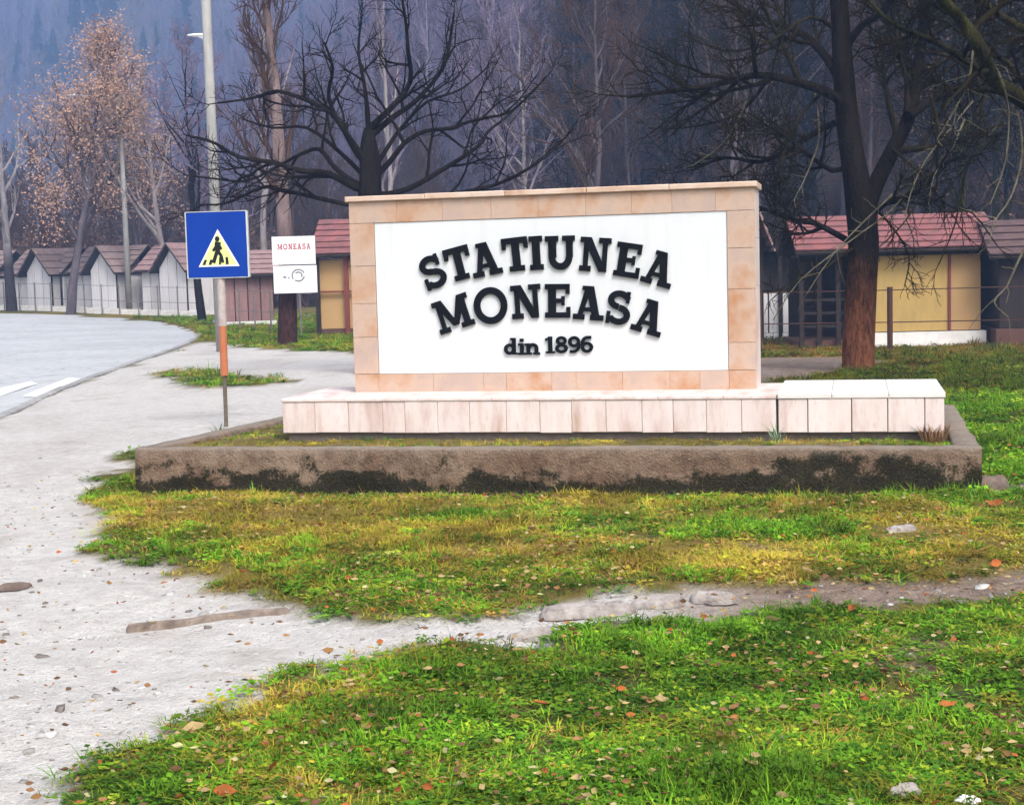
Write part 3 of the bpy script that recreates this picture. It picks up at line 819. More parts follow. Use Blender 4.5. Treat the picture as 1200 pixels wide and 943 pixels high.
class Tree:
    def __init__(self, seed):
        self.r = np.random.RandomState(seed); self.parts = {}       # level group -> ([V], [F], count)
        self.tips = []
    def tube(self, key, pts, rad, n):
        V, F, c = self.parts.setdefault(key, ([], [], [0]))
        pts = np.asarray(pts, float); rad = np.asarray(rad, float); m = len(pts)
        t = np.gradient(pts, axis=0); t /= np.linalg.norm(t, axis=1)[:, None] + 1e-9
        ref = np.array([0.31, 0.17, 0.93]) if abs(t[0] @ np.array([0.31, 0.17, 0.93])) < 0.9 else np.array([1.0, 0.1, 0.0])
        u = np.cross(t, ref); u /= np.linalg.norm(u, axis=1)[:, None] + 1e-9
        w = np.cross(t, u)
        a = np.arange(n) * 2 * math.pi / n
        ring = pts[:, None, :] + rad[:, None, None] * (u[:, None, :] * np.cos(a)[None, :, None] + w[:, None, :] * np.sin(a)[None, :, None])
        V.append(ring.reshape(-1, 3))
        i = np.arange(m - 1)[:, None] * n; k = np.arange(n)[None, :]; k2 = (k + 1) % n
        F.append(np.stack([i + k, i + k2, i + n + k2, i + n + k], -1).reshape(-1, 4) + c[0])
        c[0] += m * n
    def grow(self, pts, r0, r1, level, spec):
        pts = np.asarray(pts, float); m = len(pts); R = self.r
        rad = r0 + (r1 - r0) * np.linspace(0, 1, m) ** 0.8
        sides = (10, 7, 5, 4, 3, 3)[min(level, 5)]
        self.tube(spec.get('key') or ('trunk' if level <= spec.get('trunk_levels', 0) else 'crown'), pts, rad, sides)
        if level >= spec['levels']:
            self.tips.append(pts[-1]); return
        seg = np.linalg.norm(np.diff(pts, axis=0), axis=1); cum = np.r_[0, np.cumsum(seg)]; L = cum[-1]
        n = spec['count'][min(level, len(spec['count']) - 1)]
        if spec.get('per_m') and level > 0: n = max(2, int(spec['per_m'] * L * R.uniform(0.7, 1.3)))
        t0 = spec['start'][min(level, len(spec['start']) - 1)]
        for q in range(n):
            t = t0 + (1 - t0) * ((q + R.uniform(0, 1)) / n)
            if q == n - 1: t = 0.98
            s = t * L; j = min(np.searchsorted(cum, s) - 1, m - 2); j = max(j, 0)
            f = (s - cum[j]) / (seg[j] + 1e-9)
            p0 = pts[j] * (1 - f) + pts[j + 1] * f; tan = (pts[j + 1] - pts[j]) / (seg[j] + 1e-9)
            perp = R.normal(size=3); perp -= perp @ tan * tan; perp /= np.linalg.norm(perp) + 1e-9
            if spec.get('flat'): perp[1] *= 0.8
            ang = math.radians(R.uniform(*spec['angle'])) * (1 if q < n - 1 else 0.4)
            d = tan * math.cos(ang) + perp * math.sin(ang)
            ln = max(spec['len'][min(level, len(spec['len']) - 1)] * L * (1.15 - 0.75 * t) * R.uniform(0.65, 1.25), spec.get('minlen', 0.15))
            if spec.get('maxlen'): ln = min(ln, spec['maxlen'][min(level, len(spec['maxlen']) - 1)])
            k = (7, 6, 5, 4, 3)[min(level, 4)]
            rr = r0 + (r1 - r0) * t ** 0.8
            c0 = max(min(rr * 0.75, ln * 0.035 + 0.003), spec['rmin']); c1 = max(c0 * 0.3, spec['rmin'] * 0.8)
            cp = [p0]
            for z in range(k):
                d = d + R.normal(size=3) * spec['wobble'] + np.array([0, 0, spec['up'][min(level, len(spec['up']) - 1)]])
                d /= np.linalg.norm(d); cp.append(cp[-1] + d * ln / k)
            self.grow(cp, c0, c1, level + 1, spec)
    def mesh(self, key, name):
        if key not in self.parts: return None
        V, F, c = self.parts[key]
        me = np_mesh(name, np.concatenate(V), np.concatenate(F))
        me.polygons.foreach_set('use_smooth', [True] * len(me.polygons))
        return me
    def auto(self, H, r0, spec, lean=(0, 0)):
        n = 9; pts = []
        x = y = 0.0
        for i in range(n):
            pts.append((x + lean[0] * i / n, y + lean[1] * i / n, H * i / (n - 1) - (0.3 if i == 0 else 0)))
            x += self.r.normal() * H * 0.007; y += self.r.normal() * H * 0.007
        self.grow(pts, r0, r0 * 0.12, 0, spec)
        return self
def leafy(tips, seed, per, spread, size):
    """small leaf quads scattered about the twig ends"""
    R = np.random.RandomState(seed); tips = np.asarray(tips)
    c = np.repeat(tips, per, 0) + R.normal(size=(len(tips) * per, 3)) * spread
    n = len(c); u = R.normal(size=(n, 3)); u /= np.linalg.norm(u, axis=1)[:, None]
    w = np.cross(u, R.normal(size=(n, 3))); w /= np.linalg.norm(w, axis=1)[:, None]
    s = size * R.uniform(0.6, 1.3, n)[:, None]
    V = np.stack([c - u * s, c - w * s * 0.55, c + u * s, c + w * s * 0.55], 1).reshape(-1, 3)
    return V, np.arange(n * 4).reshape(-1, 4)
def tree_thing(name, label, T, loc, bark, twig, group=None, rz=0.0, leaves=None):
    o = thing(name, label, 'tree', loc, rz, group)
    link('trunk', T.mesh('trunk', 'trunk'), bark, o)
    sh = T.mesh('shoots', 'shoots')
    if sh is not None: link('shoots', sh, M['shoot_pale'], o)
    me = T.mesh('crown', 'crown')
    if me is not None:
        c = link('crown', me, twig, o)
        if leaves:
            lm = link('foliage', np_mesh('foliage', *leafy(T.tips, 5, leaves[0], leaves[1], leaves[2])), leaves[3], c)
            lm['kind'] = 'stuff'
    return o

# ---- the dark spreading tree behind the monument: its limbs as the photograph shows them
def limb_world(px, Y, base, dy=0.0, rs=None):
    """pixel polyline to points relative to base; depth drifts by dy along it"""
    out = []
    n = len(px)
    for i, (x, y) in enumerate(px):
        w = at(x, y, Y + dy * (i / max(n - 1, 1)) + (rs.normal() * 0.10 if rs is not None and i else 0))
        out.append(np.array(w - base))
    return out
def smooth_path(pts, k=3):
    pts = [np.asarray(p) for p in pts]; out = []
    for i in range(len(pts) - 1):
        p0 = pts[max(i - 1, 0)]; p1 = pts[i]; p2 = pts[i + 1]; p3 = pts[min(i + 2, len(pts) - 1)]
        for j in range(k):
            t = j / k
            out.append(0.5 * ((2 * p1) + (-p0 + p2) * t + (2 * p0 - 5 * p1 + 4 * p2 - p3) * t * t + (-p0 + 3 * p1 - 3 * p2 + p3) * t ** 3))
    out.append(pts[-1])
    return out
big_spec = dict(levels=4, count=[0, 7, 6, 5], start=[0.3, 0.22, 0.2, 0.15], angle=(25, 65), len=[0.5, 0.42, 0.55, 0.6], maxlen=[2, 1.7, 1.0, 0.5],
                wobble=0.16, up=[0.05, 0.05, 0.03, 0.0], rmin=0.0050, trunk_levels=1, minlen=0.2)
TY = 24.0
tb = at(430, 300, TY); base = Vector((tb.x, TY, th(tb.x, TY)))
T = Tree(3)
T.tube('trunk', smooth_path([np.array((0, 0, -0.3)), np.array((0.0, 0, 0.4))] + [np.array(q) for q in limb_world([(431, 330), (432, 250), (434, 215), (434, 192), (432, 168), (432, 150)], TY, base)]),
       np.interp(np.linspace(0, 1, 22), [0, 0.15, 0.75, 1], [0.30, 0.20, 0.17, 0.07]), 12)
for px, dy, r0, r1 in [
    ([(432, 222), (416, 220), (385, 204), (350, 200), (322, 191), (280, 184), (252, 168), (225, 160)], -1.2, .11, .022),
    ([(432, 236), (416, 241), (367, 231), (329, 222), (308, 219), (266, 238), (235, 240)], -0.4, .075, .018),
    ([(430, 218), (416, 214), (392, 196), (374, 175), (350, 182), (329, 193), (290, 212), (255, 210), (215, 205)], 1.2, .08, .016),
    ([(432, 190), (420, 182), (395, 140), (367, 121), (325, 107), (297, 115), (255, 121)], 0.6, .10, .02),
    ([(434, 196), (411, 164), (393, 136), (385, 110), (390, 80), (380, 50)], -1.0, .085, .022),
    ([(432, 155), (430, 125), (427, 100), (420, 60), (424, 20)], 0.3, .075, .018),
    ([(434, 150), (463, 122), (481, 95), (478, 60), (476, 30), (470, -10)], -0.8, .09, .022),
    ([(436, 158), (460, 138), (488, 118), (519, 80), (528, 45), (532, 15)], 0.9, .09, .022),
    ([(436, 210), (455, 192), (474, 168), (498, 154), (530, 150), (558, 140), (600, 130), (640, 90)], -0.6, .085, .018),
    ([(436, 230), (477, 222), (523, 196), (561, 171), (572, 154), (590, 140), (612, 120)], 1.0, .085, .018),
    ([(440, 236), (500, 232), (579, 217), (628, 192), (656, 168), (672, 150)], 0.2, .075, .014),
    ([(434, 205), (455, 172), (470, 150), (500, 120), (540, 105), (570, 80)], 2.0, .07, .016),
    ([(432, 212), (400, 180), (360, 150), (320, 150), (285, 140)], 2.2, .07, .016)]:
    P3 = smooth_path(limb_world(px, TY, base, dy, T.r), 3)
    T.grow(P3, r0 * .66, r1 * .8, 1, dict(big_spec, count=[0, 6, 5, 3], flat=True))
tree_thing('bare_tree', 'dark bare spreading tree rising right behind the stone monument', T, base, M['bark_black'], M['bark_black'])

# ---- the big tree on the right with the reddish foot
TY = 21.6
tp = gt(1006, 434); base = Vector((tp.x, tp.y, th(tp.x, tp.y))); TY = tp.y
T = Tree(9)
T.tube('trunk', smooth_path([np.array(q) for q in limb_world([(1006, 450), (1006, 432), (1006, 405), (1008, 360), (1010, 320), (1012, 280), (1005, 220), (994, 150), (989, 90), (985, 30), (980, -60), (975, -160)], TY, base)], 3),
       np.interp(np.linspace(0, 1, 34), [0, 0.04, 0.12, 0.5, 0.6, 1], [0.36, 0.285, 0.235, 0.215, 0.17, 0.10]), 14)
for px, dy, r0, r1 in [
    ([(1010, 262), (1024, 220), (1046, 175), (1067, 130), (1077, 70), (1085, 0), (1095, -80)], 0.6, .15, .06),
    ([(1064, 136), (1090, 118), (1112, 108), (1147, 94), (1190, 60), (1230, 40)], 1.0, .085, .03),
    ([(992, 125), (969, 108), (920, 93), (881, 89), (832, 101), (780, 108), (735, 114)], -0.8, .085, .022),
    ([(1005, 290), (990, 280), (955, 262), (927, 257), (895, 245), (870, 235)], 0.6, .06, .018),
    ([(990, 105), (970, 70), (940, 40), (900, 25), (860, 5), (820, -20)], 0.7, .08, .022),
    ([(988, 60), (1010, 30), (1040, 10), (1060, -30)], -0.8, .07, .03),
    ([(992, 140), (965, 150), (925, 175), (890, 190), (850, 185), (810, 200)], 1.0, .06, .016),
    ([(1000, 190), (975, 200), (940, 175), (905, 150), (870, 140)], -1.0, .05, .014),
    ([(1010, 270), (1035, 240), (1075, 225), (1110, 190), (1150, 180)], -0.6, .055, .016),
    ([(1080, 50), (1110, 30), (1150, 25), (1200, 10)], 0.9, .06, .02),
    ([(1075, 90), (1050, 60), (1040, 20), (1020, -30)], 1.4, .06, .02)]:
    T.grow(smooth_path(limb_world(px, TY, base, dy, T.r), 3), r0, r1, 1, dict(big_spec, count=[0, 11, 7, 5], len=[.5, .46, .55, .6]))
for px, dy, r0 in [([(1090, 110), (1100, 160), (1085, 215), (1060, 260), (1030, 290)], -1.5, .03), ([(1147, 94), (1150, 150), (1130, 205), (1120, 260), (1100, 310)], -1.0, .03), ([(960, 112), (935, 140), (915, 190), (905, 240), (880, 280)], -1.2, .03),
                   ([(1046, 175), (1075, 200), (1110, 240), (1140, 250), (1170, 290)], -1.4, .03), ([(1010, 285), (985, 300), (960, 320), (930, 330), (905, 350)], -0.9, .028), ([(1020, 240), (1045, 265), (1065, 300), (1060, 335)], -1.0, .024),
                   ([(900, 92), (880, 120), (850, 140), (800, 150), (760, 150)], .8, .035), ([(985, 40), (950, 20), (900, 50), (850, 60), (800, 40)], -.6, .04), ([(1077, 60), (1120, 70), (1160, 110), (1190, 150)], .6, .04)]:
    T.grow(smooth_path(limb_world(px, TY, base, dy, T.r), 3), r0, .008, 2, dict(big_spec, count=[0, 9, 10, 6], len=[.4, .4, .34, .5], up=[0, 0, -.02, -.02]))
for px, dy in [([(1080, 200), (1046, 245), (990, 287), (937, 329), (906, 375)], -2.2), ([(1060, 215), (1010, 262), (975, 300), (945, 345)], -1.6), ([(1140, 119), (1110, 155), (1084, 189), (1067, 227), (1060, 260)], -1.8),
               ([(1130, 140), (1115, 175), (1095, 205), (1088, 240)], -1.2), ([(955, 110), (960, 160), (945, 205), (930, 235)], -1.0), ([(880, 92), (870, 130), (845, 170), (810, 195)], -0.6)]:
    T.grow(smooth_path(limb_world(px, TY, base, dy, T.r), 3), .020, .006, 3, dict(big_spec, count=[0, 5, 5, 7], len=[.3, .3, .3, .22], key='shoots'))
tree_thing('bare_tree', 'big bare tree with black limbs and a reddish-brown trunk foot before the yellow hut', T, base, M['bark_red'], M['twig_olive'])

# ---- a mossy tree standing just past the right edge, its limbs reaching into the picture
TY = 17.0
base = Vector((at(1330, 430, TY).x, TY, 0)); base.z = th(base.x, base.y)
T = Tree(21)
T.tube('trunk', smooth_path([np.array((0.2, 0, -0.3)), np.array((0.1, 0, 1.0))] + limb_world([(1320, 220), (1295, 130), (1290, 40), (1300, -120)], TY, base), 3), np.interp(np.linspace(0, 1, 16), [0, 0.2, 1], [.34, .24, .12]), 12)
for px, dy, r0, r1 in [
    ([(1312, 200), (1260, 160), (1200, 118), (1165, 94), (1151, 60), (1128, 25), (1105, 0), (1070, -50)], -1.2, .12, .05),
    ([(1165, 94), (1130, 70), (1095, 49), (1046, 28), (1018, 0)], -0.8, .055, .018),
    ([(1292, 90), (1250, 60), (1200, 35), (1160, 10), (1120, -30)], 0.5, .08, .03),
    ([(1180, 105), (1192, 130), (1198, 180), (1185, 230), (1165, 260), (1160, 285)], -1.8, .022, .006),
    ([(1150, 60), (1170, 85), (1182, 130), (1178, 190), (1160, 240)], -1.4, .020, .006),
    ([(1250, 260), (1210, 280), (1196, 300), (1180, 335), (1165, 354), (1182, 372)], -1.6, .020, .007),
    ([(1140, 60), (1135, 95), (1118, 130), (1100, 160)], -1.4, .016, .006)]:
    T.grow(smooth_path(limb_world(px, TY, base, dy, T.r), 3), r0, r1, 1 if r0 > .04 else 3, dict(big_spec, count=[0, 8, 6, 6], up=[0, .02, -.02, -.03], len=[.4, .4, .5, .35], key=None if r0 > .04 else 'shoots'))
tree_thing('bare_tree', 'mossy tree past the picture edge whose drooping limbs hang in at the upper right', T, base, M['bark_moss'], M['twig_olive'])

# ---- lesser trees, one by one
std = dict(levels=4, count=[16, 6, 5, 3], start=[0.28, 0.2, 0.15, 0.15], angle=(25, 55), len=[0.42, 0.45, 0.5, 0.55], wobble=0.13, up=[0.10, 0.06, 0.04, 0.02], rmin=0.010, trunk_levels=1, minlen=0.25)
M['leaf_orange'] = simple('withered_leaf', (0.50, 0.31, 0.21), (0.38, 0.23, 0.17), 2.0, 0.9)
M['leaf_brown'] = simple('brown_leaf', (0.17, 0.085, 0.055), (0.10, 0.06, 0.045), 2.0, 0.9)
def auto_tree(label, px, py, Y, H, r, seed, bark, twig, spec=None, leaves=None, name='bare_tree', group=None, lean=(0, 0)):
    p = at(px, py, Y); z = th(p.x, Y)
    T = Tree(seed).auto(H, r, dict(std, **(spec or {})), lean)
    return tree_thing(name, label, T, (p.x, Y, z), bark, twig, group, 0.0, leaves)
auto_tree('pale-limbed bare tree with a dark foot by the far-left white huts', 14, 360, 65.2, 9.3, .26, 31, M['bark_pale_dark_foot'], M['bark_pale'], dict(count=[9, 4, 3, 2], start=[.3, .3, .2, .2], angle=(22, 45)))
auto_tree('tree holding withered orange-brown leaves over the white hut row', 82, 365, 63.8, 10.0, .22, 32, M['bark_grey'], M['twig_brown'], dict(count=[16, 6, 4, 2]), (24, .38, .060, M['leaf_orange']), 'withered_tree', lean=(1.8, 0))
auto_tree('second withered orange-brown tree, standing behind the second white hut', 175, 365, 70, 9.5, .2, 33, M['bark_grey'], M['twig_brown'], dict(count=[14, 6, 4, 2]), (14, .36, .055, M['leaf_orange']), 'withered_tree', lean=(-1.0, 0))
auto_tree('bare tree with pale fanned limbs between lamp post and crossing sign', 205, 365, 66, 10.0, .2, 34, M['bark_pale'], M['bark_pale'], dict(count=[10, 4, 3, 2], start=[.25, .3, .2, .2], angle=(28, 50)), lean=(-1.2, 0))
auto_tree('dark slim trunk just left of the crossing sign post', 238, 372, 54, 9.0, .17, 35, M['bark_black'], M['twig_purple'])
auto_tree('tall pink-barked tree that carries the white notice board', 336, 394, 36.4, 12.5, .26, 36, M['bark_pink'], M['twig_brown'], dict(count=[18, 6, 4, 3], start=[.26, .2, .2, .2], angle=(20, 42), up=[.18, .12, .06, .02], len=[.19, .5, .5, .5], trunk_levels=0))
auto_tree('slender pale poplar behind the notice board', 313, 390, 62, 15.5, .18, 37, M['bark_pale'], M['twig_purple'], dict(angle=(14, 30), up=[.25, .12, .06, .02], len=[.25, .4, .5, .5]))
auto_tree('slender pale trunk above the left half of the monument', 456, 380, 58, 14.0, .15, 38, M['bark_pale'], M['twig_purple'], dict(angle=(18, 38), up=[.25, .12, .06, .02], len=[.28, .4, .5, .5]))
auto_tree('forked pale tree above the middle of the monument', 618, 380, 50, 9.5, .13, 39, M['bark_pale'], M['twig_purple'], dict(count=[11, 5, 4, 3]))
auto_tree('thin grey tree between monument and big red-footed tree', 868, 380, 42, 11.0, .13, 40, M['bark_grey'], M['twig_olive'], dict(count=[14, 6, 5, 3]))
auto_tree('mossy brown tree right of the big red-footed tree', 1125, 380, 40, 11.0, .17, 41, M['bark_moss'], M['twig_olive'], dict(count=[16, 7, 5, 3]), (2, .3, .05, M['leaf_brown']))
auto_tree('grey bare tree rising over the middle of the monument wall', 700, 380, 46, 11.0, .16, 42, M['bark_grey'], M['twig_brown'], dict(count=[16, 7, 5, 3]))

# ------------------------------------------------------------------ notice board
nb = at(345, 310, 36.0)
M['board_white'] = simple('notice_white', (0.82, 0.81, 0.82), (0.74, 0.72, 0.74), 3, 0.5)
M['red_print'] = simple('red_print', (0.42, 0.045, 0.07), (0.36, 0.05, 0.07), 10, 0.6)
M['grey_print'] = simple('grey_print', (0.16, 0.17, 0.19), (0.22, 0.22, 0.25), 10, 0.6)
brd = thing('notice_board', 'white two-panel notice board with red lettering fixed to the pink-barked tree', 'notice board', (nb.x, 35.98, 0), math.radians(3))
bz = lambda y: at(345, y, 36.0).z
hw = 0.515
MB().box(-hw, hw, -0.02, 0.03, bz(310), bz(277), 0.004).build('upper_panel', M['board_white'], brd)
lowp = MB().box(-hw + 0.01, hw + 0.015, -0.022, 0.028, bz(343.5), bz(311.3), 0.004).build('lower_panel', M['board_white'], brd)
for bx_ in ((-0.30, -0.24, 0.031, 0.25, bz(305), bz(302)), (0.24, 0.30, 0.031, 0.25, bz(305), bz(302)), (-0.3, 0.3, 0.031, 0.06, bz(335), bz(331))):
    MB().box(*bx_).build('bracket', M['galv'], brd)
lx = -0.385
for ch in 'MONEASA':
    w_ = glyph(ch)[1] * 0.125 * 0.80
    letter_mesh(ch, 0.135, 0, 0.003, 0.74).build('letter', M['red_print'], brd, (lx + w_ / 2, -0.0202, bz(289)))
    lx += w_ + 0.020
ecx, ecz = 0.09, bz(323)
for k, (r_, a0, a1) in enumerate(((.150, 25, 215), (.140, 235, 350), (.085, -30, 140))):
    em = MB()
    for q in arc(ecx, ecz, r_, r_ * .95, a0, a1, .034, 10)[0][1]:
        em.poly_prism(q[::-1], -0.0255 - 0.0003 * k, -0.0225)
    em.build('emblem_arc', M['grey_print'], lowp)
for pts in ([(-.27, ecz - .05), (-.20, ecz - .06), (-.20, ecz - .01), (-.27, ecz)], [(-.16, ecz - .07), (-.12, ecz - .07), (-.12, ecz - .03), (-.16, ecz - .03)]):
    MB().poly_prism(pts, -0.025, -0.0225).build('print_mark', M['grey_print'], lowp)

# ------------------------------------------------------------------ lamp posts
M['concrete_pole'] = simple('concrete_pole', (0.38, 0.365, 0.34), (0.25, 0.24, 0.225), 5, 0.8, stretch=(1, 1, .25))
M['lamp_grey'] = simple('lamp_housing', (0.70, 0.72, 0.74), (0.6, 0.6, 0.62), 5, 0.4)
def lamp_post(label, px, py, Y, height, r0, r1, arm, head_h, hs=1.0):
    p = at(px, py, Y); o = thing('lamp_post', label, 'lamp post', (p.x, Y, th(p.x, Y)), 0, 'street lamps')
    MB().tube([(0, 0, -0.3), (0, 0, height * .5), (0, 0, height)], [r0, (r0 + r1) / 2, r1], 12).build('pole', M['concrete_pole'], o, smooth=True)
    MB().tube([(0, 0, head_h - 0.35), (-arm * .35, 0, head_h - .04), (-arm, 0, head_h + .02)], [.045, .04, .035], 8).build('arm', M['lamp_grey'], o)
    h = MB()
    prof = [(-0.34, .03), (-0.20, .09), (0.10, .10), (0.32, .06), (0.40, .03)]
    n = 10; b = 0
    for (x, r) in prof:
        for k in range(n):
            a = 2 * math.pi * k / n
            h.v.append(Vector((-arm - x * hs, r * hs * 1.3 * math.cos(a), head_h + 0.03 + r * hs * 0.75 * math.sin(a))))
    for i in range(len(prof) - 1):
        for k in range(n): h.f.append([i * n + k, i * n + (k + 1) % n, (i + 1) * n + (k + 1) % n, (i + 1) * n + k])
    h.f.append([k for k in reversed(range(n))]); h.f.append([(len(prof) - 1) * n + k for k in range(n)])
    h.build('lamp_head', M['lamp_grey'], o, smooth=True)
    return o
lamp_post('tall pale concrete lamp post directly behind the blue crossing sign', 259, 400, 33.0, 9.6, .115, .10, .22, 6.85, .55)
lamp_post('far slim lamp post with a long arm by the white huts', 152, 366, 64.6, 9.4, .14, .08, 1.85, 9.3, .8)

# ------------------------------------------------------------------ huts
M['w_white'] = simple('weathered_white_boards', (0.74, 0.71, 0.71), (0.60, 0.56, 0.56), 3, 0.9, stretch=(4, 1, .4), rnd=.22)
M['w_pink'] = simple('pinkish_brown_boards', (0.30, 0.17, 0.16), (0.22, 0.12, 0.12), 3, 0.9, stretch=(4, 1, .4), rnd=.22)
M['w_yellow'] = simple('ochre_yellow_boards', (0.50, 0.33, 0.10), (0.40, 0.27, 0.10), 3, 0.9, stretch=(2, 1, .6), rnd=.15)
M['w_orange'] = simple('pale_orange_boards', (0.52, 0.30, 0.12), (0.46, 0.30, 0.14), 3, 0.9, stretch=(2, 1, .6), rnd=.15)
M['w_dark'] = simple('dark_timber', (0.035, 0.024, 0.020), (0.020, 0.014, 0.012), 5, 0.9)
M['w_red'] = simple('red_brown_timber', (0.22, 0.055, 0.045), (0.15, 0.04, 0.035), 5, 0.9)
M['foot_white'] = simple('whitewashed_plinth', (0.80, 0.77, 0.74), (0.64, 0.60, 0.56), 4, 0.9, rnd=.15)
M['foot_brown'] = simple('brown_plinth', (0.13, 0.06, 0.045), (0.09, 0.045, 0.035), 4, 0.9)
M['roof_grey'] = simple('grey_roof_tiles', (0.30, 0.205, 0.185), (0.17, 0.13, 0.125), 4, 0.9, .2, rnd=.15)
M['roof_pink'] = simple('faded_pink_roof_tiles', (0.32, 0.20, 0.19), (0.21, 0.135, 0.135), 4, 0.9, .2, rnd=.15)
M['roof_red'] = simple('red_roof_tiles', (0.31, 0.105, 0.10), (0.13, 0.07, 0.07), 3, 0.85, .2, rnd=.15)
M['roof_edge'] = simple('dark_eaves', (0.05, 0.035, 0.03), (0.03, 0.022, 0.02), 5, 0.9)
def roof_courses(o, x0, x1, ye, ze, yr, zr, mat, n, parent_name='roof', flip=False):
    """one roof slope from eave (ye, ze) to ridge (yr, zr), as n lapped tile courses, each a part of the roof"""
    rf = MB().quadprism([(x0, ye, ze - .06), (x1, ye, ze - .06), (x1, yr, zr - .06), (x0, yr, zr - .06)] if not flip else [(x1, ye, ze - .06), (x0, ye, ze - .06), (x0, yr, zr - .06), (x1, yr, zr - .06)], .05).build(parent_name, M['roof_edge'], o)
    for k in range(n):
        a, b_ = k / n, (k + 1) / n
        pa = (ye + (yr - ye) * a, ze + (zr - ze) * a + .035); pb_ = (ye + (yr - ye) * b_, ze + (zr - ze) * b_ + 0.0)
        q = [(x0, pa[0], pa[1]), (x1, pa[0], pa[1]), (x1, pb_[0], pb_[1]), (x0, pb_[0], pb_[1])]
        if flip: q = [q[1], q[0], q[3], q[2]]
        MB().quadprism(q, .03).build('tile_course', mat, rf)
    return rf
def wall_panels(o, x0, x1, y, z0, z1, n, mat, rs, frame=True):
    w = MB().box(x0, x1, y + 0.02, y + 0.10, z0, z1).build('wall', M['w_dark'], o)
    for k in range(n):
        a = x0 + (x1 - x0) * k / n; b_ = x0 + (x1 - x0) * (k + 1) / n
        MB().box(a + .018, b_ - .018, y - rs.uniform(0, .012), y + .019, z0 + .01, z1 - .01, .006).build('panel', mat, w)
    return w
def boxes(name, mat, o, *bs):
    for q in bs: MB().box(*q).build(name, mat, o)
def box_hut(o, W, D, z0, wall_h, foot_h, mat_wall, mat_foot, nf, nd, rs):
    """foot and four panelled walls; front on y = 0, centred on x"""
    MB().box(-W / 2 - .06, W / 2 + .06, -.06, D + .06, z0 - 0.5, z0 + foot_h).build('plinth', mat_foot, o)
    a, b_ = z0 + foot_h + 0.001, z0 + wall_h
    wall_panels(o, -W / 2, W / 2, 0, a, b_, nf, mat_wall, rs)
    boxes('side_wall', mat_wall, o, (-W / 2, -W / 2 + .08, .105, D - .1, a, b_), (W / 2 - .08, W / 2, .105, D - .1, a, b_), (-W / 2, W / 2, D - .095, D, a, b_))
def gable_roof(o, W, D, ze, zr, mat, n, over=.3, side=.25):
    """ridge parallel to the front"""
    roof_courses(o, -W / 2 - side, W / 2 + side, -over, ze, D / 2, zr, mat, n)
    roof_courses(o, -W / 2 - side, W / 2 + side, D + over, ze, D / 2 + .001, zr, mat, n, 'roof', True)
    for s in (-1, 1):
        MB().poly_prism([(0, ze - .04), (D, ze - .04), (D / 2, zr - .06)], 0, .06).build('gable_wall', M['w_dark'], o).matrix_local = Matrix.Translation((s * W / 2 * 0.98, 0, 0)) @ Matrix.Rotation(math.pi / 2, 4, 'Z') @ Matrix.Translation((0, 0, 0))
def front_gable(o, cx, w, proj, z0, foot_h, ze, zr, mat_wall, mat_roof, n, rs):
    """a gabled bay standing proj before the front wall, with its own two roof slopes running back"""
    hw = w / 2
    MB().box(cx - hw + .12, cx + hw - .12, -proj - .04, -.07, z0 - .5, z0 + foot_h).build('bay_plinth', M['foot_white'], o)
    bay = MB().poly_prism([(cx - hw + .15, z0 + foot_h), (cx + hw - .15, z0 + foot_h), (cx + hw - .15, ze + .1), (cx, zr - .14), (cx - hw + .15, ze + .1)], -proj + .02, -proj + .1).build('bay_wall', M['w_dark'], o)
    m = 3
    for k in range(m):
        a = cx - hw + .16 + (w - .32) * k / m; b_ = cx - hw + .16 + (w - .32) * (k + 1) / m
        tz = lambda x: zr - .16 - (zr - ze - .24) * abs(x - cx) / (hw - .15)
        pts = [(a + .015, z0 + foot_h + .01), (b_ - .015, z0 + foot_h + .01), (b_ - .015, tz(b_ - .015))]
        if a < cx < b_: pts.append((cx, tz(cx)))
        pts.append((a + .015, tz(a + .015)))
        MB().poly_prism(pts, -proj - rs.uniform(0, .01), -proj + .019).build('panel', mat_wall, bay)
    boxes('bay_side', mat_wall, o, (cx - hw + .15, cx - hw + .21, -proj + .105, -.01, z0 + foot_h, ze), (cx + hw - .21, cx + hw - .15, -proj + .105, -.01, z0 + foot_h, ze))
    for s in (-1, 1):
        e = cx + s * (hw + .12)
        q0 = [(e, -proj - .35, ze - .06), (cx + s * .001, -proj - .35, zr), (cx + s * .001, 1.2, zr), (e, 1.2, ze - .06)]
        if s > 0: q0 = [q0[1], q0[0], q0[3], q0[2]]
        if s < 0: q0 = q0[::1]
        rf = MB().quadprism(q0 if s > 0 else [q0[0], q0[3], q0[2], q0[1]][::-1], -.05 if s > 0 else -.05).build('bay_roof', M['roof_edge'], o)
        for k in range(n):
            u0, u1 = k / n, (k + 1) / n
            A = (e + (cx - e) * u0, ze - .06 + (zr - ze + .06) * u0 + .045); Bq = (e + (cx - e) * u1, ze - .06 + (zr - ze + .06) * u1 + .012)
            q = [(A[0], -proj - .37, A[1]), (A[0], 1.2, A[1]), (Bq[0], 1.2, Bq[1]), (Bq[0], -proj - .37, Bq[1])]
            if s < 0: q = q[::-1]
            MB().quadprism(q, .03).build('tile_course', mat_roof, rf)
hr = random.Random(5)
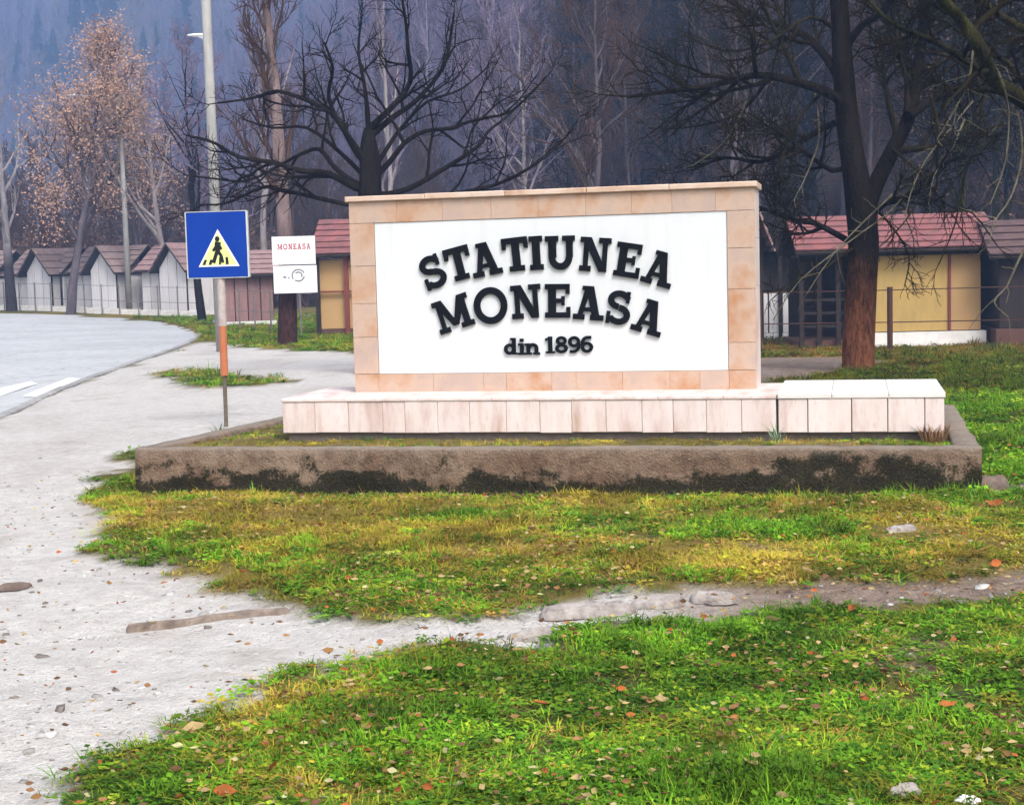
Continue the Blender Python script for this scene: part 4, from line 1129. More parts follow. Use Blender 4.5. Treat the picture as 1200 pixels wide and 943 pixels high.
# row of pale huts along the far side of the road
L0 = at(10, 362, 66.5); L1 = at(232, 372, 61.5)
rowdir = (Vector((L1.x, L1.y, 0)) - Vector((L0.x, L0.y, 0))).normalized(); row_rz = math.atan2(rowdir.y, rowdir.x)
def on_row(px, back=0.0):
    """point of the hut row seen at pixel column px, set back from the fence line"""
    d = ray(px, 360); n = Vector((-rowdir.y, rowdir.x, 0)); p0 = Vector((L0.x, L0.y, 0)) + n * back
    t = (p0.dot(n)) / (Vector((d.x, d.y, 0)).dot(n))
    return Vector((d.x * t, d.y * t, 0))
for px, rm, lab in ((-20, 'roof_grey', 'white panelled hut cut by the left picture edge'), (58, 'roof_grey', 'white panelled hut with grey gabled roof behind the orange-leaved tree'),
                    (133, 'roof_grey', 'white panelled hut with grey roof and pale front gable behind the far lamp post'), (214, 'roof_pink', 'white panelled hut with faded pink roof partly behind the crossing sign')):
    c = on_row(px, 1.6); z0 = th(*on_row(px, 0.3)[:2])
    o = thing('hut', lab, 'hut', (c.x, c.y, 0), row_rz, 'huts in a row behind the road')
    W = 3.0
    sub = 0.85
    eave = 1.95 - 0.0; ridge = 3.10
    # the body is shifted so that the gabled bay stands at its right end
    MB().box(-2.25, .95, -.06, 2.5, z0 - .5, z0 + .2).build('plinth', M['foot_white'], o)
    wall_panels(o, -2.2, -.75, 0, z0 + .201, eave + .02, 3, M['w_white'], hr)
    boxes('side_wall', M['w_white'], o, (-2.2, -2.12, .11, 2.3, z0 + .2, eave), (.85, .93, .0, 2.3, z0 + .2, eave), (-2.2, .93, 2.31, 2.4, z0 + .2, eave))
    roof_courses(o, -2.38, 1.08, -.30, eave, 1.2, ridge, M[rm], 5)
    roof_courses(o, -2.38, 1.08, 2.7, eave, 1.201, ridge, M[rm], 5, 'roof', True)
    front_gable(o, 0.0, 1.75, .55, z0, .2, eave - .02, ridge - .02, M['w_white'], M[rm], 4, hr)
# pink-brown hut behind the crossing sign post
def hut_at(px0, px1, ybase, Y, rz, label):
    a = at((px0 + px1) / 2, ybase, Y)
    return thing('hut', label, 'hut', (a.x, Y, 0), rz, 'huts in a row behind the road'), a.z, (px1 - px0) / FPX * Y
o, z0, W = hut_at(262, 322, 387, 49, math.radians(18), 'low pink-brown hut between the crossing sign and the notice board')
box_hut(o, W, 2.2, z0, 1.75, .3, M['w_pink'], M['foot_white'], 4, 2, hr); gable_roof(o, W, 2.2, z0 + 1.8, z0 + 2.6, M['roof_pink'], 5)
o, z0, W = hut_at(373, 505, 395, 42, math.radians(-4), 'red-roofed hut with orange boards and red posts peeping out left of the monument')
box_hut(o, W, 2.6, z0, 2.2, .25, M['w_orange'], M['foot_brown'], 3, 2, hr)
eave_z = at(390, 299, 42).z; ridge_z = at(390, 258, 43.3).z
gable_roof(o, W, 2.6, eave_z, ridge_z, M['roof_red'], 6, .35, .12)
for x in (-W / 2 - .02, -W / 2 + .80, -W / 2 + 1.65, W / 2 - .08):
    MB().box(x, x + .12, -.16, -.065, z0 - .3, eave_z).build('post', M['w_red'] if x > -W / 2 else M['w_dark'], o)
MB().box(-W / 2 + .11, W / 2 - .09, -.15, -.075, z0 + 1.28, z0 + 1.33).build('rail', M['w_red'], o)
# yellow hut with a porch on the right
HY = 34.0
a0 = at(937, 403, HY); a1 = at(1015, 403, HY); a2 = at(1148, 403, HY); z0 = at(1080, 404, HY).z
o = thing('hut', 'ochre-yellow hut with red roof and dark porch behind the big tree', 'hut', ((a0.x + a2.x) / 2, HY, 0), math.radians(-3), 'huts in a row behind the road')
X0, X1, X2 = a0.x - (a0.x + a2.x) / 2, a1.x - (a0.x + a2.x) / 2, a2.x - (a0.x + a2.x) / 2
eave_z = at(1080, 292, HY).z; ridge_z = at(1080, 252, HY + 1.4).z
MB().box(X1 - .02, X2 + .10, -.08, 2.6, z0 - .6, z0 + .30).build('plinth', M['foot_white'], o)
MB().box(X0, X1 - .03, .1, 2.6, z0 - .6, z0 + .14).build('porch_floor', M['foot_brown'], o)
w = MB().box(X1, X2, .02, .1, z0 + .301, eave_z - .12).build('wall', M['w_dark'], o)
for xa, xb in ((X1 + .02, X1 + 1.85), (X1 + 1.90, X2 - .01)):
    MB().box(xa, xb, -.01, .019, z0 + .32, eave_z - .13, .006).build('panel', M['w_yellow'] if xa < X1 + 1 else M['w_orange'], w)
MB().box(X1 + 1.845, X1 + 1.905, -.05, -.011, z0 + .30, eave_z - .12).build('batten', M['w_red'], o)
boxes('side_wall', M['w_dark'], o, (X1, X1 + .08, .105, 2.5, z0 + .3, eave_z - .1), (X2 - .08, X2, .105, 2.39, z0 + .3, eave_z - .1), (X0 + .1, X2, 2.4, 2.5, z0 + .14, eave_z - .1))
MB().box(X0, X2 + .1, -.12, 0.0, eave_z - .12, eave_z - .03).build('eaves_beam', M['roof_edge'], o)
roof_courses(o, X0 - .1, X2 + .40, -.4, eave_z, 1.3, ridge_z, M['roof_red'], 6)
roof_courses(o, X0 - .1, X2 + .40, 3.0, eave_z, 1.301, ridge_z, M['roof_red'], 6, 'roof', True)
for x in (X0 + .02, X0 + .42, X0 + .85, X1 - .16):
    MB().box(x, x + .10, -.04, .06, z0, eave_z - .12).build('porch_post', M['w_dark'], o)
for zz in (.45, .75, 1.05):
    MB().box(X0 + .12, X1 - .16, -.01, .03, z0 + zz, z0 + zz + .06).build('porch_rail', M['w_dark'], o)
# small dark hut with white boards behind the monument's right edge, and one at the picture's right edge
o, z0, W = hut_at(868, 934, 402, 38.5, math.radians(6), 'dark gabled hut with a white lower wall beside the monument edge')
box_hut(o, W, 2.2, z0, 1.3, .25, M['w_white'], M['foot_white'], 4, 2, hr)
ez = at(900, 293, 38.5).z
for x in (-W / 2, -W / 6, W / 6, W / 2 - .1):
    MB().box(x, x + .09, -.1, -.065, z0, ez).build('post', M['w_dark'], o)
MB().box(-W / 2, W / 2, .3, .4, z0 + 1.3, ez).build('upper_wall', M['w_dark'], o)
for k in (-1, 1):
    cx_ = k * W / 4
    for s in (-1, 1):
        q = [(cx_ + s * W * .27, -.5, ez - .05), (cx_ + s * W * .27, 2.3, ez - .05), (cx_ + s * .002, 2.3, ez + .95), (cx_ + s * .002, -.5, ez + .95)]
        MB().quadprism(q if s > 0 else q[::-1], .05).build('roof', M['roof_pink'] if s > 0 else M['w_dark'], o)
    MB().poly_prism([(cx_ - W * .24, ez - .02), (cx_ + W * .24, ez - .02), (cx_, ez + .8)], -.1, -.04).build('gable_wall', M['w_dark'], o)
o, z0, W = hut_at(1172, 1290, 400, 33.0, math.radians(-8), 'dark brown hut half hidden by twigs at the right picture edge')
box_hut(o, W, 2.4, z0, 1.9, .3, M['w_dark'], M['foot_brown'], 4, 2, hr); M['roof_dark'] = simple('dark_roof_tiles', (0.13, 0.075, 0.07), (0.07, 0.045, 0.045), 4, 0.9, .2); gable_roof(o, W, 2.4, z0 + 1.9, z0 + 2.7, M['roof_dark'], 5)

# ------------------------------------------------------------------ fences
M['wire'] = simple('fence_steel', (0.24, 0.21, 0.20), (0.15, 0.13, 0.125), 10, 0.7)
M['rust_post'] = simple('rusty_fence_post', (0.09, 0.035, 0.022), (0.05, 0.022, 0.015), 10, 0.9)
def fence(label, pts, height, step, mat, r, footing=None, rail=.42):
    o = thing('wire_fence', label, 'fence', (pts[0][0], pts[0][1], 0))
    A = Vector((pts[0][0], pts[0][1], 0))
    for a, b_ in zip(pts[:-1], pts[1:]):
        L = math.dist(a, b_); n = max(1, round(L / step))
        for i in range(n):
            f0, f1 = i / n, (i + 1) / n
            p = Vector((a[0] + (b_[0] - a[0]) * f0, a[1] + (b_[1] - a[1]) * f0, 0)); q = Vector((a[0] + (b_[0] - a[0]) * f1, a[1] + (b_[1] - a[1]) * f1, 0))
            zp, zq = th(p.x, p.y), th(q.x, q.y)
            MB().tube([(*(p - A)[:2], zp - .2), (*(p - A)[:2], zp + height)], r, 8).build('post', mat, o)
            for k in (.45, .95):
                MB().tube([(*(p - A)[:2], zp + height * k), (*(q - A)[:2], zq + height * k)], r * rail, 5).build('rail', mat, o)
            if footing:
                d = (q - p); ang = math.atan2(d.y, d.x); l = d.length
                MB().box(.05, l - .05, .05, .2, -.3, .22, .01).build('footing_block', footing, o, (*(p - A)[:2], (zp + zq) / 2), ang)
    return o
fl = [tuple(on_row(px, 0.0))[:2] for px in (-30, 60, 140, 232)]
fence('low wire fence on white footing blocks before the white huts', fl, 1.25, 1.0, M['wire'], .028, M['foot_white'])
fm = [tuple(at(264, 385, 47.5))[:2], tuple(at(318, 388, 45))[:2], tuple(at(366, 392, 41))[:2]]
fence('wire fence bending from the white huts towards the notice board', fm, 1.25, 1.2, M['wire'], .028)
fr = [tuple(at(890, 402, 33.2))[:2], tuple(at(1043, 404, 32.2))[:2], tuple(at(1230, 404, 31))[:2]]
fence('rusty post and rail fence before the yellow hut', fr, 1.38, 3.0, M['rust_post'], .06, rail=.2)

# ------------------------------------------------------------------ instancing: a point cloud mesh whose vertices carry copies of source meshes
hold = bpy.data.collections.new('sources')                         # not linked to the scene: nothing of it is drawn on its own
def source(name, me, mats):
    for m in mats: me.materials.append(m)
    o = bpy.data.objects.new(name, me); hold.objects.link(o)
    return o
def scatter(name, P, rot, scl, pick, sources, tint=None, parent=None):
    me = bpy.data.meshes.new(name); n = len(P)
    me.vertices.add(n); me.vertices.foreach_set('co', np.asarray(P, np.float32).ravel())
    a = me.attributes.new('rot', 'FLOAT_VECTOR', 'POINT'); a.data.foreach_set('vector', np.asarray(rot, np.float32).ravel())
    a = me.attributes.new('scl', 'FLOAT_VECTOR', 'POINT'); a.data.foreach_set('vector', np.asarray(scl, np.float32).ravel())
    a = me.attributes.new('pick', 'INT', 'POINT'); a.data.foreach_set('value', np.asarray(pick, np.int32))
    if tint is not None:
        a = me.attributes.new('tint', 'FLOAT_COLOR', 'POINT'); c = np.ones((n, 4), np.float32); c[:, :3] = tint
        a.data.foreach_set('color', c.ravel())
    o = link(name, me, None, parent)
    ng = bpy.data.node_groups.new(name, 'GeometryNodeTree')
    ng.interface.new_socket('Geometry', in_out='INPUT', socket_type='NodeSocketGeometry')
    ng.interface.new_socket('Geometry', in_out='OUTPUT', socket_type='NodeSocketGeometry')
    gi = ng.nodes.new('NodeGroupInput'); go = ng.nodes.new('NodeGroupOutput')
    iop = ng.nodes.new('GeometryNodeInstanceOnPoints'); jn = ng.nodes.new('GeometryNodeJoinGeometry')
    for s in reversed(sources):
        oi = ng.nodes.new('GeometryNodeObjectInfo'); oi.inputs['Object'].default_value = s; oi.inputs['As Instance'].default_value = True
        ng.links.new(oi.outputs['Geometry'], jn.inputs[0])
    def na(nm, ty):
        x = ng.nodes.new('GeometryNodeInputNamedAttribute'); x.data_type = ty; x.inputs['Name'].default_value = nm
        return x.outputs['Attribute']
    e2r = ng.nodes.new('FunctionNodeEulerToRotation')
    ng.links.new(na('rot', 'FLOAT_VECTOR'), e2r.inputs[0])
    ng.links.new(gi.outputs[0], iop.inputs['Points']); ng.links.new(jn.outputs[0], iop.inputs['Instance'])
    iop.inputs['Pick Instance'].default_value = True
    ng.links.new(na('pick', 'INT'), iop.inputs['Instance Index'])
    ng.links.new(e2r.outputs[0], iop.inputs['Rotation']); ng.links.new(na('scl', 'FLOAT_VECTOR'), iop.inputs['Scale'])
    ng.links.new(iop.outputs[0], go.inputs[0])
    md = o.modifiers.new('scatter', 'NODES'); md.node_group = ng
    return o
def tint_material(name, kind, rough=0.9, noisy=0.25, trans=0.0):
    m, nt, b = new_mat(name)
    a = node(nt, 'ShaderNodeAttribute'); a.attribute_name = 'tint'; a.attribute_type = kind
    geo = node(nt, 'ShaderNodeNewGeometry')
    n = noise_tex(nt, geo.outputs['Position'], 30, 3, 0.6)
    c = mixc(nt, ramp(nt, n, [(0.3, 0.0), (0.7, noisy)]), a.outputs['Color'], (0.03, 0.025, 0.01))
    nt.links.new(c, b.inputs['Base Color']); b.inputs['Roughness'].default_value = rough; b.inputs['Specular IOR Level'].default_value = 0.15
    if trans:
        t = node(nt, 'ShaderNodeBsdfTranslucent'); nt.links.new(c, t.inputs['Color'])
        mx = node(nt, 'ShaderNodeMixShader'); mx.inputs[0].default_value = trans
        out = nt.nodes['Material Output']
        nt.links.new(b.outputs[0], mx.inputs[1]); nt.links.new(t.outputs[0], mx.inputs[2]); nt.links.new(mx.outputs[0], out.inputs['Surface'])
    return m

# ------------------------------------------------------------------ the wood on the hillside
fs = dict(levels=3, count=[20, 7, 5], start=[0.25, 0.2, 0.1], angle=(25, 55), len=[0.30, 0.45, 0.55], wobble=0.14, up=[0.14, 0.07, 0.03], rmin=0.016, trunk_levels=0, minlen=0.4)
srcs = []
for i, (seed, H, r, bk, tw, sp) in enumerate([(101, 13, .14, 'bark_grey', 'twig_purple', {}), (102, 15, .15, 'bark_lilac', 'twig_purple', dict(len=[.24, .45, .55])), (103, 12, .15, 'bark_grey', 'twig_brown', {}),
                                              (104, 14, .13, 'bark_grey', 'twig_purple', dict(angle=(18, 40))), (105, 11, .12, 'bark_moss', 'twig_olive', dict(angle=(30, 70)))]):
    T = Tree(seed).auto(H, r, dict(fs, **sp))
    tv, tf, tc0 = T.parts['trunk']; cv, cf, cc = T.parts['crown']
    V = np.concatenate(tv + cv); F = np.concatenate(tf + [f + tc0[0] for f in cf])
    me = np_mesh('forest_tree', V, F)
    s = source('forest_tree', me, [M[bk], M[tw]])
    mi = np.ones(len(F), np.int32); mi[:sum(len(f) for f in tf)] = 0
    me.polygons.foreach_set('material_index', mi); me.polygons.foreach_set('use_smooth', [True] * len(F))
    srcs.append(s)
# conifer: whorls of drooping sprays
M['needles'] = simple('fir_needles', (0.018, 0.040, 0.024), (0.010, 0.022, 0.015), 3, 0.95)
def conifer(seed):
    R = np.random.RandomState(seed); V = []; F = []
    H = 15.0
    for k in range(44):
        z = 1.5 + (H - 1.6) * k / 44; L = 2.9 * (1 - k / 44) ** 0.85 + .15
        for q in range(9):
            a = R.uniform(0, 2 * math.pi); l = L * R.uniform(.6, 1.15); d = np.array([math.cos(a), math.sin(a), 0]); s = np.array([-d[1], d[0], 0])
            b0 = np.array([0, 0, z]); wdt = l * .26
            p1 = b0 + d * l * .5 + np.array([0, 0, -.04 * l]); p2 = b0 + d * l + np.array([0, 0, -.33 * l * R.uniform(.5, 1.3)])
            n = len(V)
            V += [b0, p1 + s * wdt, p2, p1 - s * wdt]; F.append((n, n + 1, n + 2, n + 3))
            V += [b0 + [0, 0, .05], p1 + [0, 0, -wdt], p2 + [0, 0, .02], p1 + [0, 0, wdt * .5]]; F.append((n + 4, n + 5, n + 6, n + 7))
    return np_mesh('forest_fir', np.array(V), np.array(F))
srcs += [source('forest_fir', conifer(1), [M['needles']]), source('forest_fir', conifer(2), [M['needles']])]
R = np.random.RandomState(77)
# low brush of bare shoots and withered leaves for the wood's edge
T = Tree(120); shoots = dict(levels=2, count=[6, 4], start=[.2, .2], angle=(15, 50), len=[.5, .6], wobble=.2, up=[.12, .05], rmin=.010, trunk_levels=9, minlen=.2)
for k in range(9):
    a = R.uniform(0, 6.28); l = R.uniform(1.2, 2.4); tip = np.array([math.cos(a) * .8, math.sin(a) * .8, l])
    T.grow([np.zeros(3), tip * .35 + R.normal(size=3) * .08, tip * .7 + R.normal(size=3) * .1, tip], .025, .010, 0, shoots)
tv, tf, c0 = T.parts['trunk']
lv, lf = leafy(T.tips, 8, 3, .16, .06)
bv = np.concatenate(tv + [lv]); bf = np.concatenate(tf + [lf + c0[0]])
me = np_mesh('brush', bv, bf); srcs.append(source('brush', me, [M['twig_brown'], M['leaf_brown']]))
mi = np.zeros(len(bf), np.int32); mi[-len(lf):] = 1; me.polygons.foreach_set('material_index', mi)

N = 120000
ang = R.uniform(-0.62, 0.60, N); dist = np.sqrt(R.uniform(38 ** 2, 620 ** 2, N))
X = np.sin(ang) * dist; Y = np.cos(ang) * dist
S = polydist(X, Y, HILL_FOOT + [(-420, 1100), (700, 1100), (700, -40)], True)
keep = ((S > 1.0) & (S < 190)) | ((Y > 440) & (Y < 600))
rate = 0.075 * (0.30 + 0.70 / (1 + dist / 130)) * (1 + 1.3 * (dist < 90))     # trees per m2
area = 0.5 * 1.22 * (620 ** 2 - 38 ** 2)
keep &= R.uniform(0, 1, N) < rate * area / N
X, Y, S = X[keep], Y[keep], S[keep]; n = len(X)
pick = R.choice(5, n, p=[.30, .16, .22, .22, .10])
right = X > 0.02 * Y
pick = np.where(right & (R.uniform(0, 1, n) < .97), np.where(R.uniform(0, 1, n) < .5, 4, 2), pick)
firp = 0.65 * sstep(-0.16, -0.30, X / Y) * sstep(0.42, 0.58, fbm(X, Y, 0.02, 3)) + 0.04 * (X < -0.05 * Y)
pick = np.where(R.uniform(0, 1, n) < firp, 5 + R.randint(0, 2, n), pick)
sc = R.uniform(0.75, 1.25, n)
Z = terrain(X, Y, False) - 0.2
forest = scatter('forest', np.stack([X, Y, Z], 1), np.stack([R.normal(0, .05, n), R.normal(0, .05, n), R.uniform(0, 6.28, n)], 1), np.stack([sc, sc, sc * R.uniform(.9, 1.15, n)], 1), pick, srcs)
tag(forest, 'hazy bare purple-grey wood covering the hillside behind everything', 'forest', kind='stuff')
# undergrowth along the foot of the hill
N = 2600
ang = R.uniform(-0.45, 0.50, N); dist = np.sqrt(R.uniform(36 ** 2, 120 ** 2, N)); X = np.sin(ang) * dist; Y = np.cos(ang) * dist
S = polydist(X, Y, HILL_FOOT + [(-420, 1100), (700, 1100), (700, -40)], True)
keep = (S > -1.5) & (S < 25) & (R.uniform(0, 1, N) < .6)
X, Y = X[keep], Y[keep]; n = len(X); sc = R.uniform(.5, 1.3, n)
ug = scatter('undergrowth', np.stack([X, Y, terrain(X, Y, False) - .05], 1), np.stack([0 * X, 0 * X, R.uniform(0, 6.28, n)], 1), np.stack([sc, sc, sc], 1), np.zeros(n, int), [srcs[-1]])
tag(ug, 'brown withered brush along the foot of the wooded hill', 'undergrowth', kind='stuff')

# a belt of reddish-brown saplings and brush between the huts and the far hill
N = 900
px_ = R.uniform(-60, 520, N); Y = R.uniform(73, 125, N); X = (px_ - 600) / 1750 * Y
k = (R.uniform(0, 1, N) < .55) & ~((polydist(X, Y, ROAD, True) > -2)) & (Y > 66 + 4 * R.uniform(0, 1, N)); X, Y = X[k], Y[k]; n = len(X)
tall = R.uniform(0, 1, n) < .30; sc = np.where(tall, R.uniform(.45, .75, n), R.uniform(.7, 1.7, n))
sap = scatter('thicket', np.stack([X, Y, terrain(X, Y, False) - .05], 1), np.stack([0 * X, 0 * X, R.uniform(0, 6.28, n)], 1), np.stack([sc, sc, sc], 1), np.where(tall, 1, 0), [srcs[-1], srcs[2]])
tag(sap, 'reddish-brown thicket of saplings and brush behind the white huts', 'thicket', kind='stuff')

# ------------------------------------------------------------------ grass
M['grass'] = tint_material('grass_blades', 'INSTANCER', 0.85, 0.2, 0.25)
def tuft(seed, n, h, spread, lean, width, flat=False):
    R = np.random.RandomState(seed); V = []; F = []
    for k in range(n):
        a = R.uniform(0, 6.28); r = spread * math.sqrt(R.uniform(0, 1)); b0 = np.array([r * math.cos(a), r * math.sin(a), -.004])
        a2 = a + R.normal() * .9; d = np.array([math.cos(a2), math.sin(a2), 0]); s = np.array([-d[1], d[0], 0]) * width * R.uniform(.7, 1.3)
        hh = h * R.uniform(.5, 1.2); ln = lean * R.uniform(.3, 1.4) * hh
        p1 = b0 + d * ln * .4 + np.array([0, 0, hh * .62]); p2 = b0 + d * ln + np.array([0, 0, hh * (.95 if not flat else .55)])
        q = len(V)
        V += [b0 - s, b0 + s, p1 + s * .8, p1 - s * .8, p2 + s * .15, p2 - s * .15]
        F += [(q, q + 1, q + 2, q + 3), (q + 3, q + 2, q + 4, q + 5)]
    return np_mesh('tuft', np.array(V), np.array(F))
def clover(seed, n):
    R = np.random.RandomState(seed); V = []; F = []
    for k in range(n):
        c = np.array([R.normal() * .022, R.normal() * .022, R.uniform(.010, .034)]); s = R.uniform(.006, .012)
        u = np.array([math.cos(k * 2.4), math.sin(k * 2.4), R.normal() * .35]); w = np.array([-math.sin(k * 2.4), math.cos(k * 2.4), R.normal() * .35])
        q = len(V); V += [c - u * s, c - w * s, c + u * s, c + w * s]; F.append((q, q + 1, q + 2, q + 3))
    return np_mesh('clover', np.array(V), np.array(F))
gsrc = [source('tuft', tuft(1, 11, .050, .028, .7, .0019), [M['grass']]), source('tuft', tuft(2, 9, .036, .030, .9, .0022), [M['grass']]), source('tuft', tuft(3, 10, .072, .022, .8, .0020), [M['grass']]),
        source('tuft', tuft(4, 8, .055, .030, 1.8, .0016, True), [M['grass']]), source('clover', clover(5, 16), [M['grass']]), source('clover', clover(6, 20), [M['grass']])]
GREENS = np.array([(0.090, 0.220, 0.011), (0.155, 0.320, 0.015), (0.052, 0.140, 0.010), (0.260, 0.340, 0.020)])
DRYS = np.array([(0.38, 0.30, 0.032), (0.30, 0.30, 0.024), (0.40, 0.25, 0.060), (0.30, 0.17, 0.050)])
def bed_inside(X, Y, m=0.0):
    lx, ly = bed_local(X, Y)
    return (lx > B[0][0] - m) & (lx < B[1][0] + m) & (ly > B[0][1] - m) & (ly < B[2][1] + m)
def grass_points(X, Y, R, keepfac=1.0):
    g = np.maximum(gravel_mask(X, Y), .8 * gravel_soft(X, Y))
    thin = 0.18 + 0.82 * sstep(0.34, 0.56, fbm(X, Y, 2.6, 4))
    k = (R.uniform(0, 1, len(X)) > g * 1.0005) & (R.uniform(0, 1, len(X)) < thin * keepfac) & (polydist(X, Y, ROAD, True) < -0.1) & ~bed_inside(X, Y, 0.0)
    return X[k], Y[k]
def tints(X, Y, R, dry_add=0.0):
    n = len(X); d = np.clip(dry_mask(X, Y) + dry_add, 0, 1); isdry = R.uniform(0, 1, n) < d
    lush = fbm(X, Y, 1.6, 3)
    gi = np.where(lush > .52, R.choice(4, n, p=[.40, .42, .10, .08]), R.choice(4, n, p=[.35, .15, .30, .20]))
    c = np.where(isdry[:, None], DRYS[R.choice(4, n, p=[.38, .32, .20, .10])], GREENS[gi])
    far_ = sstep(15, 19, Y) * sstep(0, 2, X)
    c = c * (1 - far_[:, None]) + (c * np.array([.62, .45, .5]) + np.array([.012, .006, .003])) * far_[:, None]
    blot = 0.68 + 0.85 * sstep(.30, .72, fbm(X + 40, Y, 3.2, 3))
    return c * R.uniform(.75, 1.25, n)[:, None] * (blot * (0.75 + 0.5 * fbm(X + 40, Y, 1.1, 3)))[:, None], isdry, lush
R = np.random.RandomState(5)
PX, PY, PZ_, PS, PP, PT_ = [], [], [], [], [], []
def add_grass(X, Y, R, scale, zfix=None, dry_add=0.0):
    c, isdry, lush = tints(X, Y, R, dry_add); n = len(X)
    pk = np.where(isdry, R.choice(6, n, p=[.22, .28, .04, .40, .03, .03]), np.where(lush > .5, R.choice(6, n, p=[.26, .16, .16, .04, .20, .18]), R.choice(6, n, p=[.26, .30, .05, .12, .14, .13])))
    tall = (0.62 + 0.50 * sstep(.48, .72, lush)) * np.where(isdry, .8, 1.0) * (1 - .45 * gravel_soft(X, Y))
    PX.append(X); PY.append(Y); PZ_.append(terrain(X, Y) - 0.004 if zfix is None else zfix(X, Y))
    PS.append(np.stack([scale * R.uniform(.8, 1.3, n)] * 2 + [scale * tall * R.uniform(.7, 1.25, n)], 1)); PP.append(pk); PT_.append(c)
# lawn before the kerb
N = 135000
Y = 3.7 + (12.2 - 3.7) * R.uniform(0, 1, N) ** 1.15; X = R.uniform(-1, 1, N) * (0.42 * Y + .7)
X, Y = grass_points(X, Y, R, 1.0)
add_grass(X, Y, R, 1.0 + 0.04 * np.maximum(Y - 5, 0))
# bank right of the bed and the ground behind
N = 60000
Y = R.uniform(9.5, 26, N); X = R.uniform(2.5, 12, N); k = X < .46 * Y + 1.0; X, Y = grass_points(X[k], Y[k], R)
add_grass(X, Y, R, 1.5 + .05 * np.maximum(Y - 10, 0))
# verge, island and strips on the left and far away
N = 70000
Y = R.uniform(13, 60, N); X = R.uniform(-16, 2.5, N); k = np.abs(X) < .42 * Y + 1; X, Y = grass_points(X[k], Y[k], R)
add_grass(X, Y, R, 2.0 + .035 * np.maximum(Y - 20, 0))
N = 26000
Y = R.uniform(26, 44, N); X = R.uniform(0, 18, N); k = np.abs(X) < .42 * Y + 1; X, Y = grass_points(X[k], Y[k], R)
add_grass(X, Y, R, 2.8, None, .15)
# inside the bed
N = 9000
lx = R.uniform(-2.8, 3.1, N); ly = R.uniform(-1.3, 1.55, N)
k = ~((lx > -2.03) & (lx < 3.0) & (ly > -.50) & (ly < .56)); lx, ly = lx[k], ly[k]
X, Y = bed_world(lx, ly); k = R.uniform(0, 1, len(X)) < .25 + .75 * sstep(.40, .58, fbm(X, Y, 3.0, 3)); X, Y = X[k], Y[k]
add_grass(X, Y, R, 0.85, lambda X, Y: SOIL_Z + 0.05 * (fbm(X, Y, 2.5, 4) - 0.5) - .004, .30)
# longer tufts against the kerb's foot
N = 3000
lx = R.uniform(-3.2, 3.5, N); ly = -1.47 - np.abs(R.normal(0, .10, N)); X, Y = bed_world(lx, ly)
k = R.uniform(0, 1, N) < .15 + .85 * sstep(.45, .6, fbm(X, Y, 2.0, 2)); add_grass(X[k], Y[k], R, 1.0)
cat = np.concatenate
PX, PY, PZ_, PS, PP, PT_ = cat(PX), cat(PY), cat(PZ_), cat(PS), cat(PP), cat(PT_)
n = len(PX)
grass = scatter('grass', np.stack([PX, PY, PZ_], 1), np.stack([R.normal(0, .12, n), R.normal(0, .12, n), R.uniform(0, 6.28, n)], 1), PS, PP, gsrc, PT_)
tag(grass, 'short patchy green and yellowed grass on lawn, bed and verges', 'grass', kind='stuff')

# ------------------------------------------------------------------ fallen leaves
M['leaf'] = tint_material('fallen_leaf', 'GEOMETRY', 0.8, 0.35, 0.15)
LEAFC = np.array([(0.46, 0.33, 0.15), (0.34, 0.18, 0.07), (0.42, 0.12, 0.035), (0.17, 0.09, 0.045), (0.52, 0.46, 0.24)])
def leaf_arrays(c, yaw, size, tiltx, curl):
    """a leaf of 8 outline points and a raised midrib, cupped"""
    o = np.array([(-1, 0), (-.62, .34), (-.15, .52), (.35, .40), (.75, .16), (1.08, 0), (.75, -.16), (.35, -.40), (-.15, -.52), (-.62, -.34)])
    mid = np.array([(-1, 0), (-.15, 0), (.35, 0), (1.08, 0)])
    P = []
    for (x, y) in o: P.append((x, y, curl * (y * y * 1.5 + x * x * .35)))
    for (x, y) in ((-.15, 0), (.35, 0)): P.append((x, y, curl * x * x * .35))
    P = np.array(P) * size
    F = [(0, 1, 2, 10), (10, 2, 3, 11), (11, 3, 4, 5), (11, 5, 6, 7), (10, 11, 7, 8), (0, 10, 8, 9)]
    cx, sx_ = math.cos(tiltx), math.sin(tiltx); P = np.stack([P[:, 0], P[:, 1] * cx - P[:, 2] * sx_, P[:, 1] * sx_ + P[:, 2] * cx], 1)
    cy, sy_ = math.cos(yaw), math.sin(yaw); P = np.stack([P[:, 0] * cy - P[:, 1] * sy_, P[:, 0] * sy_ + P[:, 1] * cy, P[:, 2]], 1)
    return P + np.asarray(c), F
R = np.random.RandomState(15)
N = 20000
Y = 3.8 + 8.5 * R.uniform(0, 1, N) ** 1.2; X = R.uniform(-1, 1, N) * (.42 * Y + .5)
w = .07 + .60 * (1 - gravel_mask(X, Y)) * sstep(.42, .6, fbm(X + 9, Y, 1.3, 3)) + .5 * dirt_mask(X, Y) * gravel_mask(X, Y)
k = (R.uniform(0, 1, N) < w) & ~bed_inside(X, Y, .05); X, Y = X[k], Y[k]
X2 = R.uniform(2.5, 9, 300); Y2 = R.uniform(10, 22, 300); k = ~bed_inside(X2, Y2, .1); X = cat([X, X2[k]]); Y = cat([Y, Y2[k]])
Z = terrain(X, Y); V = []; F = []; C = []; nv = 0
for x, y, z in zip(X, Y, Z):
    P, f = leaf_arrays((x, y, z + R.uniform(.022, .050)), R.uniform(0, 6.28), R.uniform(.007, .021), R.normal() * .7, R.uniform(.3, 1.1))
    V.append(P); F.append(np.array(f) + nv); nv += len(P); C.append(np.tile(LEAFC[R.choice(5, p=[.30, .26, .10, .26, .08])] * R.uniform(.7, 1.2), (len(P), 1)))
